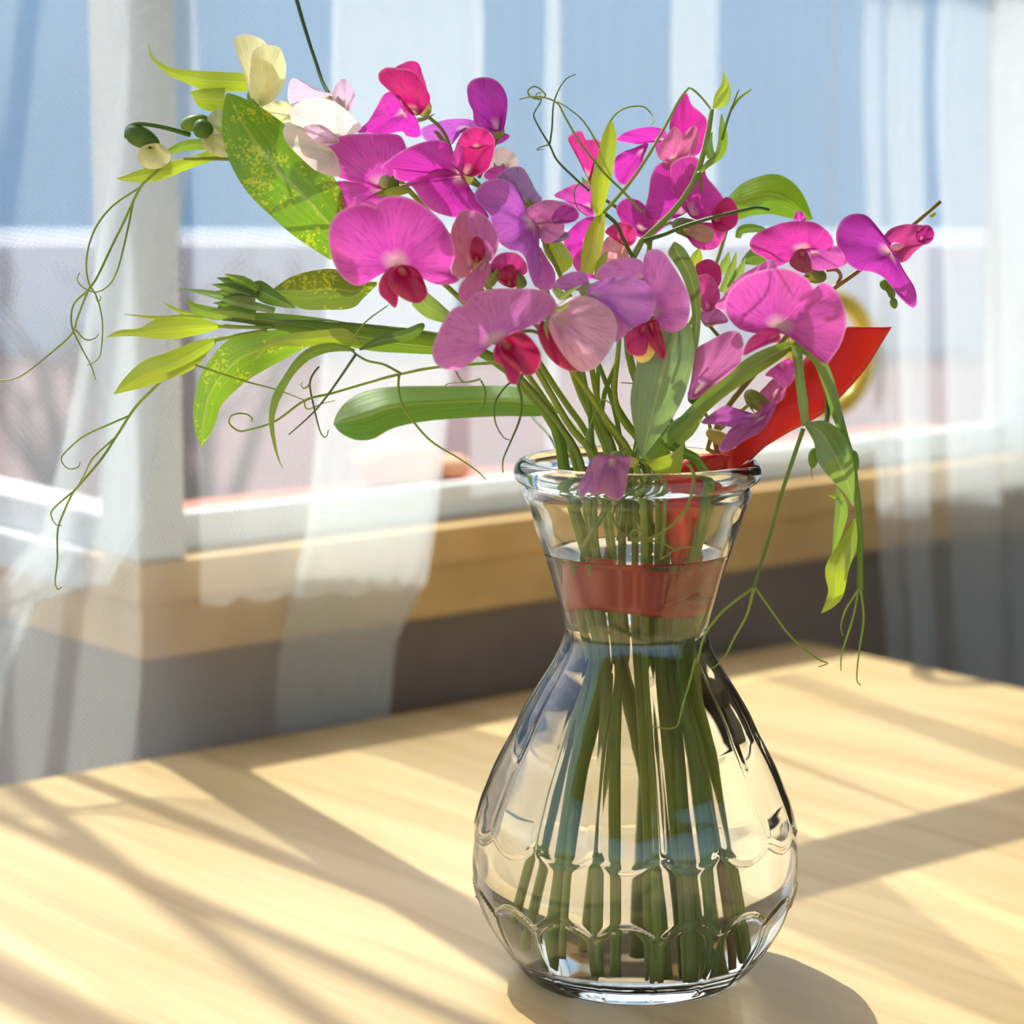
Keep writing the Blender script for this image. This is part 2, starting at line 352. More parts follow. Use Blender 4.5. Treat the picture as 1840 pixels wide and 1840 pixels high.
for (x, y, r, lab) in ((715, 862, .020, 'larger peach-coloured stone on the outer ledge behind the curtain'), (806, 858, .011, 'small coral stone beside the peach stone on the outer ledge')):
    s, z = WP(x, y, .125); c = W(s, .125, .0925+r*.66)
    v, f = ell_v(c, (0, 0, 1), r*.7, r*1.25, 8, 12); v = [p+Vector((random.uniform(-1, 1), random.uniform(-1, 1), random.uniform(-1, 1)))*r*.06 for p in v]
    tag(mk('stone', v, f, M_STONE), lab, 'stone')
def shrub(px, Y, lab, seed, h):
    rnd = random.Random(seed); b = P(px, 600, Y); b.z = OG
    r = tag(empty('bare_shrub', b), lab, 'shrub')
    for k in range(9):
        a = rnd.uniform(0, 6.28); L = h*rnd.uniform(.6, 1.05); q = [b]
        d = Vector((math.cos(a)*.35, math.sin(a)*.35, 1))
        for i in range(4): q.append(q[-1]+(d+Vector((rnd.uniform(-.3, .3), rnd.uniform(-.3, .3), 0))).normalized()*L/4)
        v, f, uv = tube_v(q, [.013, .004], 6); br = mk('branch', v, f, M_TWIG, r)
        for i in (2, 3):
            e = q[i]+Vector((rnd.uniform(-1, 1), rnd.uniform(-1, 1), .9)).normalized()*L*.3
            v, f, uv = tube_v([q[i], (q[i]+e)/2+Vector((.02, 0, .01)), e], [.007, .002], 5); mk('twig', v, f, M_TWIG, br)
shrub(360, 2.6, 'bare dark shrub outside just right of the corner post', 3, .47)
shrub(95, 3.2, 'bare dark shrub outside at the left edge of the side window', 5, .46)
# yellow ring hanging at the pane
s, z = WP(1488, 637, .019); rc = W(s, .019, z); R0, r0 = .0315, .0058
V = []; Fc = []
for i in range(48):
    a = 2*math.pi*i/48
    for j in range(12):
        b = 2*math.pi*j/12; rr = R0+r0*math.cos(b)
        V.append(rc+EV*rr*math.cos(a)+Vector((0, 0, rr*math.sin(a)))+NV*(r0*math.sin(b)*.8+.002))
for i in range(48):
    for j in range(12): Fc.append((i*12+j, ((i+1) % 48)*12+j, ((i+1) % 48)*12+(j+1) % 12, i*12+(j+1) % 12))
ring = tag(mk('ring_ornament', V, Fc, M_YEL), 'glossy yellow ring hanging at the window behind the ribbon', 'ornament')
v, f, uv = tube_v([rc+Vector((0, 0, R0)), rc+Vector((0, 0, .2)), W(s, .019, 1.2)], .0004, 5); mk('thread', v, f, M_WHITE, ring)

# ------------------------------------------------------------------ table
TZ = .032
tb = tag(empty('table', W(-.3, -.5, GZ)), 'pale maple wooden table under the vase', 'table')
SR = .508            # right-hand edge of the table along the wall
tt = boxes('tabletop', [(-1.0, SR, -1.1, 0, -TZ, 0)], M_TABLE, tb, .003)
for ss, oo in ((-.93, -.07), (SR-.07, -.07), (-.93, -1.03), (SR-.07, -1.03)):
    boxes('leg', [(ss-.025, ss+.025, oo-.025, oo+.025, GZ, -TZ)], M_TABLE, tb, .003)

# ------------------------------------------------------------------ sheer curtains: columns of (x at rows y) + off
def curtain(name, label, cols, rows, ztop, zbot, sub=10, offw=.0025, ph=0):
    """cols: list of (offset from the wall line, [x per row]); rows: photograph rows; folds run from column to column"""
    zr = None; grid = []
    sa = WP(cols[0][1][0], rows[0], cols[0][0])[0]; sb = WP(cols[-1][1][0], rows[0], cols[-1][0])[0]
    for ci, (off, xs) in enumerate(cols):
        c = [WP(x, y, off) for x, y in zip(xs, rows)]
        st = sa+(sb-sa)*ci/(len(cols)-1)        # unseen top spread evenly so overlapping folds cast less shade
        up = [(st, ztop), (st*.9+c[0][0]*.1, ztop*.6+c[0][1]*.4), (st*.35+c[0][0]*.65, ztop*.2+c[0][1]*.8)]
        if zbot is None: line = up+c
        else: line = up+[q for q in c if q[1] > zbot+.02]
        if zbot is not None: line.append((line[-1][0], zbot))
        ln = arc(line, 60); grid.append([(off, s, z) for s, z in ln])
    V = []; Fc = []; uv = []
    nc = (len(cols)-1)*sub+1; nr = 60
    for j in range(nr):
        row = [grid[i][j] for i in range(len(cols))]; sm = cr(row, nc); u = 0
        for i, (off, s, z) in enumerate(sm):
            off += offw*math.sin(i*2.3+ph+j*.06)*.6
            if i: u += math.hypot(s-sm[i-1][1], off-sm[i-1][0])
            V.append(W(s, max(off, .0015), z)); uv.append((u, z))
    for j in range(nr-1):
        for i in range(nc-1): Fc.append((j*nc+i, j*nc+i+1, (j+1)*nc+i+1, (j+1)*nc+i))
    return tag(mk(name, V, Fc, M_SHEER, uv=uv), label, 'curtain')
rows = [0, 500, 1000, 1400]
curtain('sheer_curtain', 'white sheer curtain with wide folds hanging at the left past the table edge', [
    (.012, [-260, -280, -300, -330]), (.008, [40, -10, -60, -200]), (.004, [335, 305, 235, -15]), (.010, [310, 240, 150, -60]), (.013, [225, 170, 60, -180]),
    (.009, [380, 330, 270, 180]), (.006, [640, 610, 560, 480]), (.003, [865, 825, 775, 695]), (.009, [760, 700, 660, 590]), (.012, [600, 590, 550, 495]), (.009, [740, 690, 640, 580]), (.006, [850, 815, 765, 690])],
    rows, 1.35, -.70)
rows2 = [0, 400, 850]
curtain('sheer_curtain', 'thin white sheer panel over the middle of the window, ending at the sill', [
    (.026, [845, 840, 830]), (.029, [985, 985, 985]), (.026, [1004, 1002, 1000]), (.030, [990, 990, 988]), (.027, [1120, 1120, 1115]), (.024, [1290, 1285, 1280]), (.030, [1210, 1215, 1215]),
    (.027, [1330, 1330, 1330]), (.029, [1450, 1450, 1450]), (.024, [1580, 1580, 1580])], rows2, 1.35, .10, ph=1)
curtain('sheer_curtain', 'white sheer curtain gathered in dense folds at the right edge', [
    (.010, [1600, 1605, 1610, 1615]), (.006, [1556, 1566, 1585, 1600]), (.003, [1660, 1665, 1670, 1680]), (.012, [1600, 1612, 1630, 1640]), (.006, [1720, 1722, 1730, 1730]),
    (.003, [1790, 1790, 1800, 1800]), (.012, [1690, 1700, 1710, 1720]), (.008, [1830, 1830, 1835, 1840]), (.004, [1930, 1930, 1930, 1930]), (.012, [1800, 1800, 1810, 1815]), (.006, [2050, 2050, 2050, 2050]), (.004, [2300, 2300, 2300, 2300])],
    rows, 1.35, -.70, ph=2)

# ------------------------------------------------------------------ vase and water
def rz(x, y):
    q = P(x, y, 0); c = P(1136, y, 0); return abs(q.x-c.x), q.z
prof = [rz(*q) for q in ((965, 1758), (943, 1741), (908, 1702), (872, 1648), (852, 1595), (845, 1559), (846, 1510), (850, 1470), (858, 1440), (868, 1415), (886, 1372), (918, 1311), (933, 1279), (957, 1238), (986, 1191), (1004, 1150), (1006, 1117), (990, 1060), (972, 1003), (955, 955), (945, 920), (932, 890), (931, 880), (937, 868))]
prof[0] = (prof[0][0], .0012)
RIMZ = prof[-1][1]
ZE1, ZE2 = rz(850, 1475)[1], rz(850, 1590)[1]
NF = 16
def relief(th, z):
    c = abs(math.cos(NF/2*(th+.1))); d = 0
    cusp = 1-c                       # 1 at the joints between panels
    e1 = ZE1-.0045*(c-.6)
    if z > e1-.004:
        k = 1/(1+math.exp(-(z-e1)/.0004)); fade = max(0, min(1, (.122-z)/.03))
        d += k*fade*(.00035*c - .0008*max(0, cusp-.75)*4*.6)
        d += .0004*math.exp(-((z-e1)/.0007)**2)
    e2 = ZE2+.0050*(c-.6)
    if z < e2+.004 and z > .003:
        k = 1/(1+math.exp((z-e2)/.0004))
        d += .0008*math.exp(-((z-e2)/.0008)**2)+k*.0007*max(0, (cusp-.85)/.15)
    return d
NTH, NZ = 288, 230
op = arc([(r, z) for r, z in prof], NZ)
V = []; Fc = []
def ringv(r, z, th): return Vector((r*math.cos(th), r*math.sin(th), z))
rings = []
for r in (0.0, .012, .024, prof[0][0]-.003): rings.append([(r, .0022 if r < .03 else .0)]*NTH)     # slight kick under the foot
for r, z in op: rings.append([(r+relief(2*math.pi*j/NTH, z), z) for j in range(NTH)])
lipc = (op[-1][0]+.0008, RIMZ+.0042)
for k in range(16):
    a = -1.15+k*(math.pi+1.5)/15; rings.append([(lipc[0]+.0037*math.cos(a), lipc[1]+.0040*math.sin(a))]*NTH)
TH = .0026
ip = [(r-TH, z) for r, z in op if z > .0105]
for r, z in reversed(ip): rings.append([(r, z)]*NTH)
rb = ip[0][0]
for r, z in ((rb-.003, .0085), (rb-.008, .0072), (rb*.45, .0066), (.004, .0070), (0, .0070)): rings.append([(r, z)]*NTH)
def lathe(rings):
    V = []; Fc = []; idx = []
    for rg in rings:
        if rg[0][0] <= 1e-9: idx.append([len(V)]); V.append(Vector((0, 0, rg[0][1])))
        else:
            idx.append(list(range(len(V), len(V)+NTH))); V += [ringv(rg[j][0], rg[j][1], 2*math.pi*j/NTH) for j in range(NTH)]
    for a, b in zip(idx, idx[1:]):
        for j in range(NTH):
            k = (j+1) % NTH
            if len(a) == 1 and len(b) == 1: continue
            if len(a) == 1: Fc.append((a[0], b[k], b[j]))
            elif len(b) == 1: Fc.append((a[j], a[k], b[0]))
            else: Fc.append((a[j], a[k], b[k], b[j]))
    return V, Fc
V, Fc = lathe(rings)
vase = tag(mk('glass_vase', V, Fc, M_GLASS), 'clear pressed-glass vase with fluted bulb, narrow waist and flared rim', 'vase')
ZW = P(1136, 990, 0).z
wr = [[(0, .0068)]*NTH]+[[(r, z-.0002)]*NTH for r, z in ((.004, .0070), (rb*.45, .0066), (rb-.008, .0072), (rb-.003, .0085))]
wr += [[(r+.0003, z)]*NTH for r, z in ip if z < ZW]
rt = wr[-1][0][0]; wr += [[(rt, ZW+.0006)]*NTH, [(rt-.0016, ZW)]*NTH, [(rt*.5, ZW-.0001)]*NTH, [(0, ZW-.0001)]*NTH]
V, Fc = lathe(wr)
water = tag(mk('water', V, Fc, M_WATER), 'clear water filling the glass vase up to its flared neck', 'water')
# ------------------------------------------------------------------ bouquet builders
MAG = (.79, .08, .62); PINK = (.86, .15, .66); HOT = (.82, .05, .36); CRIM = (.60, .012, .14); LIL = (.66, .23, .76); PUR = (.62, .07, .56)
PEACH = (.84, .42, .46); CREAM = (.86, .86, .50); WHITE = (.90, .82, .82); PALE = (.84, .62, .82); DUSK = (.40, .27, .50); RASP = (.70, .03, .26)
LG = (.20, .36, .05); LIME = (.34, .48, .05); DG = (.10, .22, .04); GREY = (.22, .34, .20); YG = (.38, .54, .05)
SG = (.32, .44, .07); TG = (.32, .46, .08)
PC = [0]
def pgeo(out, base, Y, sl=(0, 0), bulge=12, curl=0, fold=None, ruf=2.0, nu=60, nv=8):
    PC[0] += 1; ph = PC[0]*1.7
    o = arc(out, nu, True); bx, by = base
    V = [P(bx, by, Y)]; uv = [(.5, 0)]; Fc = []
    for k in range(1, nv+1):
        v = k/nv
        for j, (x, y) in enumerate(o):
            dx, dy = (x-bx)*v, (y-by)*v
            d = sl[0]*dx+sl[1]*dy - bulge*4*v*(1-v*.75) + curl*v**3
            d += ruf*v*v*math.sin(5*2*math.pi*j/nu+ph)+ruf*.5*v*v*math.sin(9*2*math.pi*j/nu+ph*2)
            if fold: d += fold[2]*abs(dx*fold[1]-dy*fold[0])
            V.append(P(bx+dx, by+dy, Y+d*PX)); uv.append((j/nu, v))
    for j in range(nu): Fc.append((0, 1+j, 1+(j+1) % nu))
    for k in range(nv-1):
        for j in range(nu):
            a = 1+k*nu+j; b = 1+k*nu+(j+1) % nu; Fc.append((a, a+nu, b+nu, b))
    return V, Fc, uv
def petal(parent, name, out, base, Y, col, *a, **k):
    if col[1] < .45 and col[0] > .5: col = (col[0]*.90, col[1]*.68, col[2]*.88)
    V, Fc, uv = pgeo(out, base, Y, *a, **k); return mk(name, V, Fc, M_PALE if col[1] > .6 else M_PETAL, parent, col, uv)
def lobed(parent, name, col, *lobes):               # one petal of two overlapping lobes
    col = (col[0]*.90, col[1]*.68, col[2]*.88)
    V = []; Fc = []; uv = []
    for lb in lobes:
        v, f, u = pgeo(*lb); n = len(V); V += v; uv += u; Fc += [tuple(i+n for i in q) for q in f]
    return mk(name, V, Fc, M_PETAL, parent, col, uv)
def leaf(parent, L, R, Y, col=LG, fold=.25, tilt=0, mat=None, name='leaf', n=26, m=8, wave=0):
    Lr = arc(L, n); Rr = arc(R, n); Ys = arc([(y, 0) for y in Y], n) if isinstance(Y, (list, tuple)) and len(Y) > 1 else [(Y, 0)]*n
    if isinstance(Y, (list, tuple)): Ys = [(Y[min(int(i/(n-1)*(len(Y)-1)), len(Y)-2)]*(1-((i/(n-1)*(len(Y)-1)) - min(int(i/(n-1)*(len(Y)-1)), len(Y)-2))) + Y[min(int(i/(n-1)*(len(Y)-1)), len(Y)-2)+1]*((i/(n-1)*(len(Y)-1)) - min(int(i/(n-1)*(len(Y)-1)), len(Y)-2)), 0) for i in range(n)]
    V = []; uv = []; Fc = []
    for i in range(n):
        a, b = Lr[i], Rr[i]; wd = math.dist(a, b)
        for j in range(m+1):
            u = j/m; d = -fold*wd*(1-abs(2*u-1))*.5 + tilt*wd*(u-.5) + wave*abs(2*u-1)**2*math.sin(i*.8+j*.3)
            V.append(P(a[0]+(b[0]-a[0])*u, a[1]+(b[1]-a[1])*u, Ys[i][0]+d*PX)); uv.append((u, i/(n-1)))
    for i in range(n-1):
        for j in range(m): a = i*(m+1)+j; Fc.append((a, a+1, a+m+2, a+m+1))
    return mk(name, V, Fc, mat or M_LEAF, parent, col, uv)
def pleaf(parent, path, wid, Y, col=LG, **k):      # leaf along a line with half-widths
    p = arc(path, len(path)*3); n = len(p); L = []; R = []
    for i, q in enumerate(p):
        a, b = p[max(i-1, 0)], p[min(i+1, n-1)]; dx, dy = b[0]-a[0], b[1]-a[1]; h = math.hypot(dx, dy) or 1
        f = i/(n-1)*(len(wid)-1); kk = min(int(f), len(wid)-2); w_ = wid[kk]+(wid[kk+1]-wid[kk])*(f-kk)
        L.append((q[0]+dy/h*w_, q[1]-dx/h*w_)); R.append((q[0]-dy/h*w_, q[1]+dx/h*w_))
    return leaf(parent, L, R, Y, col, **k)
def line(parent, pts, Y, r=2.2, col=TG, name='tendril', taper=.45):
    n = len(pts)
    if isinstance(Y, (list, tuple)): ys = [Y[0]+(Y[1]-Y[0])*i/(n-1) for i in range(n)]
    else: ys = [Y+.003*math.sin(i*1.3+pts[0][0]) for i in range(n)]
    v, f, uv = tube_v([P(x, y, yy) for (x, y), yy in zip(pts, ys)], [r*PX, r*PX*.8, r*PX*taper], 7, n=max(10, 6*n))
    return mk(name, v, f, M_STEM, parent, col, uv)
def bud(parent, c, ax, ra, rb, Y, col, name='bud', taper=.15):
    v, f = ell_v(P(*c, Y), (ax[0], ax[2] if len(ax) > 2 else 0, -ax[1]), ra*PX, rb*PX, 10, 12, taper)
    return mk(name, v, f, M_STEM, parent, col, [(0.5, .5)]*len(v))
def calyx(parent, c, ax, Y, r=11, L=20, col=(.26, .36, .10)):
    """green cup with five pointed teeth, opening along ax (photograph x, y)"""
    o = P(*c, Y); d = Vector((ax[0], ax[2] if len(ax) > 2 else -.2, -ax[1])).normalized(); ref = Vector((0, 1, 0)) if abs(d.y) < .8 else Vector((1, 0, 0))
    u = d.cross(ref).normalized(); v = d.cross(u); V = []; uv = []; Fc = []; n = 20
    for k, (rr, hh) in enumerate(((.15, -.55), (.6, -.4), (.95, 0), (1.0, .35), (1.06, .6))):
        for j in range(n):
            a = 2*math.pi*j/n; t = (1-abs(((j % 4)-2)/2))*1.0 if k == 4 else 0
            V.append(o+(u*math.cos(a)+v*math.sin(a))*rr*r*PX*(1+.12*t)+d*(hh+.6*t)*L*PX); uv.append((j/n, k/4))
    for k in range(4):
        for j in range(n): a = k*n+j; b = k*n+(j+1) % n; Fc.append((a, b, b+n, a+n))
    Fc.append(tuple(range(n))[::-1])
    return mk('calyx', V, Fc, M_STEM, parent, col, uv)
def flower(stem, base, Y): return empty('flower', P(*base, Y), stem)
def pedicel(fl, a, Ya, b, Yb, col=(.26, .36, .10), r=3.2):
    m = ((a[0]+b[0])/2+6, (a[1]+b[1])/2-10)
    v, f, uv = tube_v([P(*a, Ya), P(*m, (Ya+Yb)/2), P(*b, Yb)], r*PX, 7, n=9); return mk('pedicel', v, f, M_STEM, fl, col, uv)
GRP = 'sweet pea stems in the glass vase'
def stem(label, bot, nk, rim, head, r=6.5, col=SG, cat='flower stem', name='sweet_pea_stem', flat=None):
    b = Vector(bot); S = tag(empty(name, b), label, cat, GRP)
    pts = [b, b.lerp(Vector((*nk, .115)), .5)+Vector((0, 0, .004)), Vector((*nk, .115)), Vector((*rim, .172))]+[P(*h) for h in head]
    v, f, uv = tube_v(pts, [r*PX*1.1, r*PX*1.1, r*PX, r*PX*.8, r*PX*.55], 10, n=48, flat=flat); mk('stem', v, f, M_STEM, S, col, uv)
    return S

# ------------------------------------------------------------------ 1 cream and white flowers, upper left
S = stem('stem with cream and white flowers and green buds, top left of the bouquet', (-.028, .010, .022), (-.008, .012), (-.012, .020), [(1000, 700, .03), (850, 480, .03), (680, 290, .025), (520, 215, .02), (440, 240, .018), (360, 235, .015)], 6)
f = flower(S, cA((1090, 560))[0], .01)
petal(f, 'banner_petal', cA((920, 130), (940, 95), (1000, 80), (1080, 100), (1140, 140), (1190, 240), (1250, 300), (1240, 440), (1180, 530), (1110, 580), (1050, 550), (1020, 460), (990, 350), (950, 240)), cA((1090, 560))[0], .012, CREAM, (0, .15), 14)
petal(f, 'wing_petal', cA((1060, 190), (1120, 160), (1190, 160), (1240, 180), (1275, 270), (1280, 340), (1260, 440), (1200, 530), (1110, 575), (1040, 500), (1030, 380), (1040, 260)), cA((1100, 560))[0], .006, CREAM, (.1, .1), 18)
calyx(f, cA((1060, 560))[0], (.15, -1), .010, 13, 16); pedicel(f, cA((1050, 590))[0], .011, (478, 222), .02)
f = flower(S, cA((1640, 800))[0], .004)
petal(f, 'banner_petal', cA((1310, 640), (1330, 580), (1400, 535), (1500, 520), (1600, 540), (1690, 600), (1760, 670), (1800, 730), (1700, 790), (1600, 800), (1500, 760), (1420, 730), (1330, 710)), cA((1640, 800))[0], .010, WHITE, (.1, .5), 12)
petal(f, 'keel_petal', cA((1400, 730), (1450, 705), (1530, 710), (1600, 760), (1650, 820), (1560, 850), (1470, 810)), cA((1630, 820))[0], -.004, PALE, (.3, 0), 12)
petal(f, 'wing_petal', cA((1260, 740), (1290, 700), (1340, 705), (1420, 740), (1500, 820), (1580, 860), (1640, 940), (1650, 1060), (1500, 1030), (1400, 950), (1310, 860), (1270, 800)), cA((1600, 900))[0], .002, WHITE, (.2, 0), 14)
calyx(f, cA((1690, 830))[0], (-1, .1), .012, 12, 16); pedicel(f, cA((1700, 830))[0], .013, (600, 250), .025)
f = flower(S, cA((1600, 520))[0], .02)
petal(f, 'banner_petal', cA((1290, 500), (1310, 400), (1350, 390), (1420, 430), (1500, 470), (1600, 490), (1610, 530), (1480, 530), (1360, 545), (1310, 560)), cA((1590, 515))[0], .022, PALE, (0, .8), 8)
petal(f, 'wing_petal', cA((1600, 530), (1620, 440), (1670, 390), (1720, 430), (1755, 500), (1740, 590), (1690, 610)), cA((1690, 600))[0], .02, PALE, (0, .2), 10)
petal(f, 'wing_petal', cA((1110, 600), (1180, 550), (1260, 540), (1330, 580), (1330, 690), (1250, 690), (1180, 650)), cA((1320, 640))[0], .02, CREAM, (0, .2), 10)
calyx(f, cA((1640, 560))[0], (-.3, -1), .02, 11, 16); pedicel(f, cA((1650, 590))[0], .02, (590, 245), .024)
line(S, cA((620, 775), (420, 720), (260, 700), (190, 730), (180, 790)), .012, 4.5, DG, 'flower_stalk', .9)
bud(S, cA((290, 795))[0], (1, .45), 33, 19, .010, DG, 'bud_calyx'); petal(S, 'bud', cA((255, 910), (300, 850), (400, 835), (470, 880), (480, 950), (430, 1002), (330, 1008), (270, 965)), cA((340, 860))[0], .010, CREAM, (0, 0), 22); petal(S, 'bud', cA((270, 900), (310, 860), (400, 850), (460, 890), (470, 950), (420, 990), (330, 995), (280, 960)), cA((340, 860))[0], .013, CREAM, (0, 0), -18)
bud(S, cA((650, 690))[0], (1, -.3), 26, 14, .012, LG, 'bud_calyx'); bud(S, cA((710, 735))[0], (1, .2), 18, 17, .006, DG, 'bud_calyx'); petal(S, 'bud', cA((700, 800), (760, 775), (860, 790), (900, 880), (850, 930), (790, 915), (725, 880)), cA((740, 800))[0], .010, (.72, .74, .40), (0, 0), 18); petal(S, 'bud', cA((730, 670), (790, 605), (860, 610), (880, 740), (800, 770), (750, 730)), cA((850, 730))[0], .014, (.70, .76, .44), (0, 0), 16)
line(S, cA((1340, -200), (1385, -40), (1440, 140), (1490, 290), (1530, 410), (1580, 500)), (.05, .022), 4.0, (.06, .16, .05), 'stalk_tip', .9)
# ------------------------------------------------------------------ 2 vine with big flecked leaf
S = stem('vine with a large yellow-flecked leaf and forked tendrils at upper left', (-.020, -.012, .016), (-.012, .004), (-.020, .014), [(960, 690, .03), (820, 530, .02), (680, 420, .012), (560, 330, .015), (450, 290, .016), (330, 285, .014)], 5.5, SG)
leaf(S, cA((1760, 1560), (1620, 1640), (1480, 1570), (1320, 1460), (1150, 1310), (1020, 1180), (930, 1040), (870, 900), (840, 750), (845, 600), (870, 490)), cA((1760, 1500), (1720, 1300), (1650, 1140), (1560, 1000), (1400, 830), (1230, 670), (1060, 560), (960, 510), (885, 488)), [.012, .004, .0, .004], (.16, .36, .03), .22, .3, M_FLECK, n=40, m=12)
leaf(S, cA((1010, 350), (800, 340), (640, 330), (480, 310), (370, 240), (330, 140)), cA((1010, 480), (720, 470), (620, 430), (480, 370), (360, 260), (330, 150)), [.02, .018, .022], YG, .2)
leaf(S, cA((860, 450), (700, 460), (620, 480)), cA((860, 610), (780, 615), (690, 590), (640, 520)), .018, YG, .2)
leaf(S, cA((840, 850), (600, 930), (400, 980), (260, 1020), (110, 1078)), cA((840, 930), (600, 1015), (420, 1085), (260, 1102), (110, 1082)), [.016, .014, .012], YG, .2)
leaf(S, cA((720, 800), (600, 810), (500, 850), (440, 900)), cA((720, 880), (600, 885), (500, 905), (440, 905)), .015, LG, .2)
TL = .008
line(S, [(305, 288), (270, 318), (250, 340), (222, 400), (202, 440), (174, 499), (158, 523), (139, 572), (129, 600), (87, 638), (35, 677), (-6, 684)], TL, 2.6)
line(S, [(252, 336), (205, 368), (176, 402), (160, 440), (155, 478), (160, 510), (174, 534), (184, 579), (181, 635), (170, 650), (157, 656)], TL+.003, 2.0)
line(S, [(240, 358), (232, 400), (223, 440), (212, 482), (198, 510), (174, 525), (150, 517), (139, 503), (143, 490)], TL+.001, 2.0)
line(S, [(157, 523), (132, 548), (129, 586), (146, 624), (163, 656), (172, 683)], TL+.004, 2.0)
line(S, [(136, 593), (153, 610), (170, 608), (177, 600)], TL+.004, 1.6); line(S, [(172, 530), (176, 542), (181, 536), (178, 530)], TL+.002, 1.5)
# ------------------------------------------------------------------ 3 leafy shoot, left
S = stem('leafy green shoot with pointed bud tuft reaching left below the pink flowers', (-.022, -.004, .012), (-.010, -.006), (-.024, -.004), [(1000, 770, -.005), (930, 680, -.008), (860, 630, -.01), (780, 605, -.01), (660, 590, -.012), (540, 580, -.012), (400, 570, -.012)], 11, LG)
leaf(S, cG((2330, 500), (2100, 470), (1900, 420), (1600, 370), (1350, 350), (1130, 360), (1040, 350)), cG((2330, 570), (2100, 560), (1900, 545), (1600, 480), (1350, 420), (1130, 385), (1040, 365)), [-.004, -.012, -.014], (.13, .25, .03), .25, name='stem_wing')
leaf(S, cH((840, 165), (700, 150), (580, 85), (420, 95), (280, 140), (165, 222)), cH((840, 185), (760, 262), (680, 332), (500, 342), (350, 332), (165, 228)), [.004, -.002, -.004], (.17, .27, .04), .25, -.3, M_FLECK)
leaf(S, cG((1580, 450), (1400, 440), (1200, 480), (1100, 570), (1030, 690), (1000, 830), (1005, 950), (1040, 1045)), cG((1580, 530), (1450, 600), (1280, 700), (1150, 820), (1120, 900), (1090, 970), (1042, 1045)), [-.006, -.008, -.012], (.19, .37, .04), .25, .2, M_FLECK)
leaf(S, cG((1140, 410), (1000, 375), (820, 380), (720, 430), (620, 440), (548, 475)), cG((1140, 430), (1030, 462), (900, 487), (780, 482), (680, 472), (548, 478)), [-.010, -.014, -.012], YG, .25)
leaf(S, cG((1110, 480), (1000, 500), (880, 550), (740, 600), (640, 690), (588, 770)), cG((1110, 510), (1080, 550), (1000, 640), (880, 692), (760, 732), (588, 773)), [-.012, -.016, -.012], YG, .25)
for a in ([(640, 358), (800, 375), (950, 372), (1080, 372)], [(835, 290), (900, 330), (960, 352), (1060, 372)]): pleaf(S, cG(*a[::-1]), [3, 4, 3, .5], -.014, LIME, name='bract')
pleaf(S, cG((1200, 372), (1080, 350), (1000, 320), (965, 270)), [4, 12, 10, .5], -.016, LG, name='bract')
pleaf(S, cG((1420, 340), (1250, 300), (1080, 250), (920, 228)), [6, 9, 6, .5], -.018, (.20, .36, .16), name='bract')
leaf(S, cG((1290, 200), (1350, 185), (1430, 240), (1530, 325)), cG((1290, 250), (1360, 300), (1450, 322), (1530, 328)), -.016, DG, .4, name='bract')
for k, (ax, ay, bx, by) in enumerate(((1120, 170, 1250, 220), (1160, 150, 1270, 215), (1095, 205, 1240, 240), (1190, 165, 1290, 225), (1110, 240, 1250, 265), (1150, 275, 1260, 255), (1100, 300, 1260, 320), (1080, 340, 1260, 345))):
    pleaf(S, cG((bx+60, by+20), ((ax+bx)/2+20, (ay+by)/2), (ax, ay)), [9, 11, .5], -.016-.002*(k % 3), (DG, LG, DG)[k % 3], fold=.5, name='bud_scale')
bud(S, cG((1240, 225))[0], (1, .3), 22, 13, -.013, DG); bud(S, cG((1200, 330))[0], (1, .1), 26, 10, -.012, DG)
leaf(S, cH((730, 550), (640, 462), (470, 473), (250, 500), (120, 560), (66, 640)), cH((725, 562), (620, 572), (470, 577), (300, 572), (160, 582), (70, 662)), [-.018, -.020, -.016], LIME, .3)
pleaf(S, cH((700, 600), (560, 580), (430, 610), (330, 690), (260, 790), (200, 900), (170, 1030), (180, 1150), (210, 1280), (242, 1352)), [2, 8, 10, 9, 7, 8, 6, 4, 2.5, .5], [-.018, -.024, -.026, -.024], (.24, .40, .06), fold=.4)
leaf(S, cH((728, 590), (850, 510), (1000, 470), (1120, 425), (1145, 438)), cH((728, 602), (900, 562), (1060, 532), (1130, 475), (1145, 442)), -.018, DG, .3)
leaf(S, cH((1330, 380), (1220, 280), (1120, 200)), cH((1280, 430), (1150, 390), (1060, 310)), .01, (.24, .38, .14), .2)
TL = -.018
for p_ in ([(393, 585), (430, 588), (490, 588)], [(386, 611), (430, 602), (480, 594)], [(300, 672), (340, 645), (386, 615)]): line(S, p_, -.0125, 4.0, LIME, 'leaf_stalk', .9)
line(S, [(300, 674), (278, 696), (243, 732), (209, 784), (181, 826), (143, 871), (129, 889), (108, 937), (103, 962), (103, 1010), (99, 1045), (104, 1059), (110, 1055)], -.012, 2.7)
line(S, [(230, 748), (195, 763), (150, 784), (118, 812), (110, 826), (122, 842), (139, 840), (144, 830)], -.010, 2.0)
line(S, [(205, 788), (167, 823), (153, 850), (139, 875)], -.014, 2.0); line(S, [(129, 885), (97, 913), (92, 927), (101, 943), (111, 944)], -.013, 1.9)
line(S, [(920, 655), (887, 652), (790, 659), (720, 672), (666, 686), (598, 706), (547, 720), (494, 757), (440, 774), (424, 772), (412, 760), (417, 746), (438, 743), (452, 750), (453, 758)], TL, 3.0)
line(S, [(720, 671), (690, 655), (660, 648), (638, 635), (627, 622), (635, 606), (660, 576), (697, 549)], TL-.003, 2.4)
line(S, [(717, 675), (716, 700), (725, 731), (751, 768), (779, 796), (822, 822), (858, 847), (872, 861)], TL-.002, 2.4)
line(S, [(639, 637), (598, 697), (564, 740), (519, 781)], TL-.005, 2.5, (.12, .22, .06))
